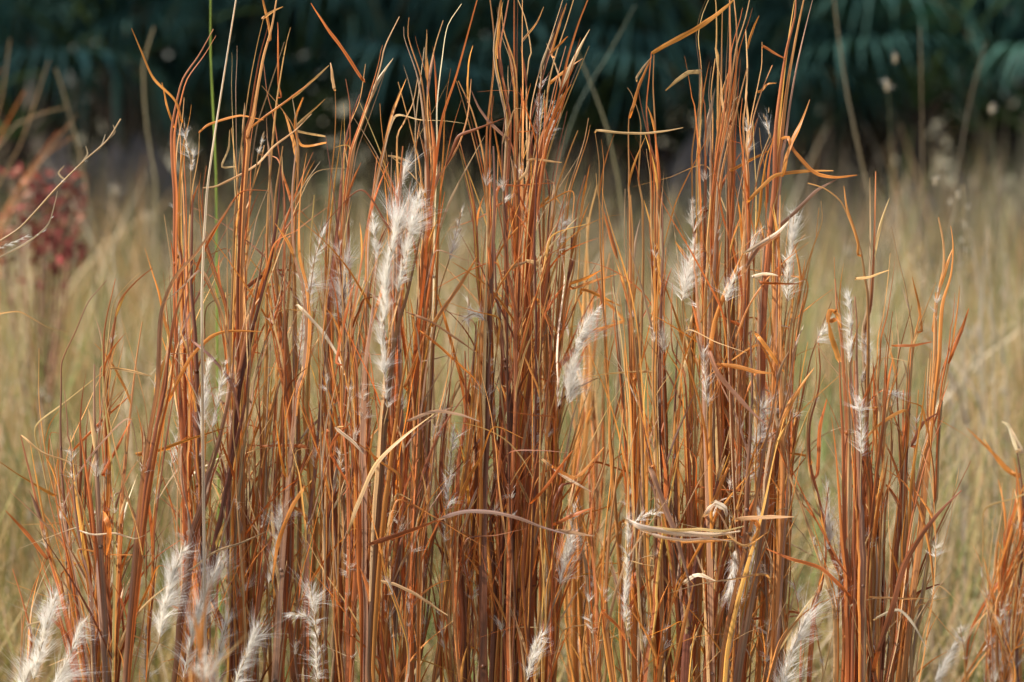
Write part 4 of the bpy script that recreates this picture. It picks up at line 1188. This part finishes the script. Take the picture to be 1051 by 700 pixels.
def build_clump(key, traced, plumes):
    info = CL[key]
    gy = float(at(info['rx'], 700, info['d']).y)
    g = np.array([(info['rx'] - 525.5) * KPX * info['d'], 0, 0.0])
    # where the clump meets the soil
    pg = at_np(np.array([[info['rx'], py_ground(info['d']), info['d']]]))[0]
    org = np.array([pg[0], pg[1], 0.0])
    root = empty('grass_clump', org)
    stalks = []          # (object, Q)
    for role, col, wd, off, pts in traced:
        if role != 'k': continue
        Q = stalk_path(info, pts, info['d'] + off)
        stalks.append((build_stalk(root, info, col, wd * 1.16, Q, org), Q))
    guides = [q[q[:, 1] < 725] for o, q in stalks]
    guides = [q for q in guides if len(q) > 12 and q[-1, 1] < 520] or guides
    # filler stalks
    env, (b0, b1) = info['env'], info['base']
    e0, e1 = env[0][0], env[-1][0]
    room = 98 - len(stalks)
    for i in range(min(room, info['n'])):
        f = (i + RS.uniform(0, 1)) / info['n']
        guide = guides[RS.randint(0, len(guides))]
        cut = RS.uniform(.45, 1.0) ** .8
        ytop = 720 - (720 - guide[-1, 1]) * cut
        gq = guide[guide[:, 1] >= ytop]
        if len(gq) < 6: continue
        gq = gq[::max(1, len(gq) // 7)]
        u = np.linspace(0, 1, len(gq))
        o0, o1, o2 = RS.normal(0, 6), RS.normal(0, 19), RS.normal(0, 5)
        pts = [(a_ + o0 + o1 * t_ ** 2.2 + o2 * math.sin(t_ * 6), b_) for (a_, b_), t_ in zip(gq[:, :2], u)]
        d = info['d'] + info['r'] * RS.uniform(-.7, 1)
        Q = stalk_path(info, pts, d)
        col = random.choice(info['pal'])
        wd = RS.choice([1.6, 2.3, 3.0, 3.8, 4.8], p=[.28, .28, .23, .14, .07])
        stalks.append((build_stalk(root, info, col, wd, Q, org), Q))
    vis = [(o, Q[Q[:, 1] < 760]) for o, Q in stalks]
    vis = [(o, q) for o, q in vis if len(q) > 6]

    def nearest(x, y, d):
        best = None
        for o, q in vis:
            k = np.argmin((q[:, 0] - x) ** 2 + (q[:, 1] - y) ** 2)
            e = math.hypot(q[k, 0] - x, q[k, 1] - y) + abs(q[k, 2] - d) * 60
            if best is None or e < best[0]: best = (e, o, q, k)
        return best

    for role, col, wd, off, pts in traced:
        if role != 'l': continue
        d = info['d'] + off
        e, o, q, k = nearest(pts[0][0], pts[0][1], d)
        p = [np.array(s) for s in pts]
        x, y, dd = q[k]
        ds = abs(x - p[0][0]) + abs(y - p[0][1])
        pre = []
        if 3 < ds < 45: pre = [np.array([x, y])]
        P2 = np.array(pre + p)
        Q2 = catmull(P2, 4.0)
        n = len(Q2)
        t = np.linspace(0, 1, n)
        dep = dd + (d - dd) * np.minimum(1, t * 9) + wig(n, .002, 1)
        build_leaf(o, np.column_stack([Q2 + np.stack([wig(n, .35, 1.5), wig(n, .35, 1.5)], 1), dep]), wd, col, org, twist=RS.uniform(-.8, .8), tip=.22, start=.65, t0=.6)

    # filler leaves
    for o, q in vis:
        m = RS.poisson(info['lv'])
        for j in range(m):
            k = int(RS.uniform(.02, .9) * (len(q) - 1))
            x, y, dd = q[k]
            sgn = RS.choice([-1, 1])
            L = RS.uniform(35, 210) * (1 if y > 250 else .6)
            ang = math.radians(RS.uniform(3, 15) if RS.uniform() < .72 else RS.uniform(15, 38)) * sgn
            ax = (q[min(k + 4, len(q) - 1)] - q[max(k - 4, 0)])
            a0 = math.atan2(ax[0], -ax[1])
            kind = RS.uniform()
            ddep = RS.normal(0, .035) * L / 150
            pts = [(x, y)]
            a = a0 + ang * .5
            curv = ang * RS.uniform(.2, 2.2)
            px_, py_ = x, y
            ns = 5
            kink = RS.randint(2, 5) if kind < .26 else 99
            for s in range(ns):
                a += curv / ns + RS.normal(0, .075)
                if s == kink: a += sgn * RS.uniform(.7, 1.9)
                px_ += math.sin(a) * L / ns; py_ -= math.cos(a) * L / ns
                pts.append((px_, py_))
            lim = env_y(env, np.clip(px_, e0, e1)) - 8
            if min(p[1] for p in pts) < lim or px_ < e0 - 35 or px_ > e1 + 35:
                continue
            Q2 = catmull(np.array(pts), 4.0 if kink < 99 else 6.0)
            n = len(Q2)
            dep = dd + ddep * np.linspace(0, 1, n) ** 1.3
            col = random.choice(info['pal'] + 'OSSPRW')
            wd = RS.choice([.9, 1.5, 2.1, 2.8, 3.8], p=[.22, .25, .25, .19, .09])
            build_leaf(o, np.column_stack([Q2, dep]), wd, col, org)
        # small silky tufts tucked along the stalk
        for _t in range(RS.choice([0, 1, 1, 2]) if key != 'H' else 0):
            k = int(RS.uniform(.1, .85) * (len(q) - 1))
            k2 = min(k + RS.randint(2, 6), len(q) - 1)
            if k2 > k + 1:
                A = at_np(q[k:k2 + 1]) - org
                mb = MB()
                hairs(mb, A, int(RS.uniform(30, 150)), RS.uniform(.008, .019), (.82, .75, .65), spread=RS.uniform(.6, 1.4), droop=RS.uniform(-.1, .2))
                strip(mb, A, np.full(len(A), .0012), (.45, .3, .16))
                mb.build('seed_plume', M_HAIR, o)
    # the big plumes
    for L, n, off, pts in plumes:
        n = int(n * 1.25)
        d = info['d'] + off - .012
        e, o, q, k = nearest(pts[0][0], pts[0][1], d)
        x, y, dd = q[k]
        Q2 = catmull(np.array(pts), 4.0)
        m = len(Q2)
        # pedicel from its stalk up into the plume
        pk = q[max(0, k - 6)]
        stem_ = catmull(np.array([pk[:2], (pk[:2] + Q2[0]) / 2 + np.array([RS.normal(0, 2), 0]), Q2[0]]), 4.0)
        t = np.linspace(0, 1, len(stem_))
        S3 = np.column_stack([stem_, pk[2] + (d - pk[2]) * t])
        A = at_np(np.column_stack([Q2, np.full(m, d)])) - org
        mb = MB()
        px = KPX * d
        tube(mb, np.vstack([at_np(S3) - org, A[1:]]), .0006, (.42, .27, .13), 5)
        ln_ = np.array([RS.normal(.12, .3), RS.normal(0, .2), RS.normal(-.05, .12)])
        sp0 = RS.uniform(.55, 1.25)
        hairs(mb, A, int(n * RS.uniform(.7, 1.1)), L * RS.uniform(1.0, 1.35) * px, (.90, .86, .79), spread=sp0, droop=.16, seg=6, width=.00022, tuft=9, lean=ln_)
        for c0 in np.sort(RS.uniform(0, .9, RS.randint(2, 5))):      # uneven silky locks of different ripeness
            i0 = int(c0 * (m - 1)); i1 = min(m, i0 + max(4, int(m * RS.uniform(.1, .3))))
            if i1 - i0 < 4: continue
            hairs(mb, A[i0:i1], int(n * RS.uniform(.12, .4)), L * RS.uniform(1.2, 2.3) * px, np.array((.90, .86, .80)) * RS.uniform(.82, 1.0), spread=sp0 * RS.uniform(.5, 1.1), droop=RS.uniform(0, .3),
                  seg=6, width=.00020, tuft=14, lean=ln_ + RS.normal(0, .18, 3))
        hairs(mb, A, int(n * .5), L * px * .65, (.86, .80, .70), spread=.6, droop=0, seg=3, width=.00042)
        for i in range(max(3, n // 90)):       # little seeds
            b = A[RS.randint(0, m)] + RS.normal(0, .0018, 3)
            tn = np.array([RS.normal(0, .001), 0, .005])
            strip(mb, np.array([b, b + tn * .5, b + tn]), np.array([.0006, .0012, .0003]), (.40, .26, .13))
        mb.build('seed_plume', M_HAIR, o)
    tag(root, LABELS[key][0], LABELS[key][1], 'broom-grass clumps')
    return root


PLD = {}
for ln in PL.strip().splitlines():
    h, p = ln.split(':')
    c, L, n, off = h.split()
    PLD.setdefault(c, []).append((float(L), int(n), float(off) / 100, [tuple(float(q) for q in s.split(',')) for s in p.split()]))
TRD = parse()
for key in 'HGIFECDBAJ':
    build_clump(key, TRD.get(key, []), PLD.get(key, []))


# ------------------------------------------------------------------ arching seed stalk coming in from the left
def arching():
    d = 2.62
    org = np.array(at(-150, 700, d)); org[2] = 0
    t = empty('arching_grass_stalk', org)
    pyg = py_ground(d)
    Q = catmull(np.array([(-150, pyg + 20), (-148, 900), (-130, 560), (-80, 340), (-10, 255), (20, 234), (57, 194), (84, 167), (110, 144), (124, 122)]), 6)
    Q3 = np.column_stack([Q, np.full(len(Q), d)])
    mb = MB(); P = at_np(Q3) - org
    tube(mb, P, np.linspace(.0016, .0007, len(P)), (.42, .30, .15), 6)
    strip(mb, P + np.array([.0006, -.0006, 0]), .0022 * width_prof(len(P), .6, .3), (.48, .37, .2), twist=3)
    mb.build('stem', M_STALK, t)
    for pts in ([(-12, 270), (26, 250), (49, 231), (57, 206), (59, 196)], [(84, 167), (90, 158), (88, 150)], [(66, 184), (60, 178), (66, 170)], [(112, 142), (118, 135), (116, 128)], [(97, 156), (104, 150), (108, 138)]):
        q = catmull(np.array(pts), 3); P = at_np(np.column_stack([q, np.full(len(q), d)])) - org
        m2 = MB(); strip(m2, P, .0018 * width_prof(len(P), .4, .3), (.46, .36, .22)); m2.build('spikelet', M_BLADE, t)
    for pts, L, n in (([(-4, 256), (10, 250), (26, 243)], 9, 260), ([(34, 244), (46, 236), (54, 222)], 5, 60), ([(60, 190), (84, 167), (110, 144)], 5, 90)):
        q = catmull(np.array(pts), 3); P = at_np(np.column_stack([q, np.full(len(q), d)])) - org
        m2 = MB(); hairs(m2, P, n, L * KPX * d, (.8, .77, .7), spread=.4); m2.build('seed_plume', M_HAIR, t)
    q = catmull(np.array([(-125, 520), (-60, 350), (-12, 326), (0, 322), (20, 320), (35, 328), (52, 337), (72, 341)]), 4)
    P = at_np(np.column_stack([q, np.full(len(q), d)])) - org
    m2 = MB(); strip(m2, P, .0024 * width_prof(len(P), .5, .2), (.45, .26, .09), twist=1.2); m2.build('leaf_blade', M_BLADE, t)
    tag(t, 'pale arching seed stalk leaning in from the left edge above the meadow', 'grass stalk')


arching()
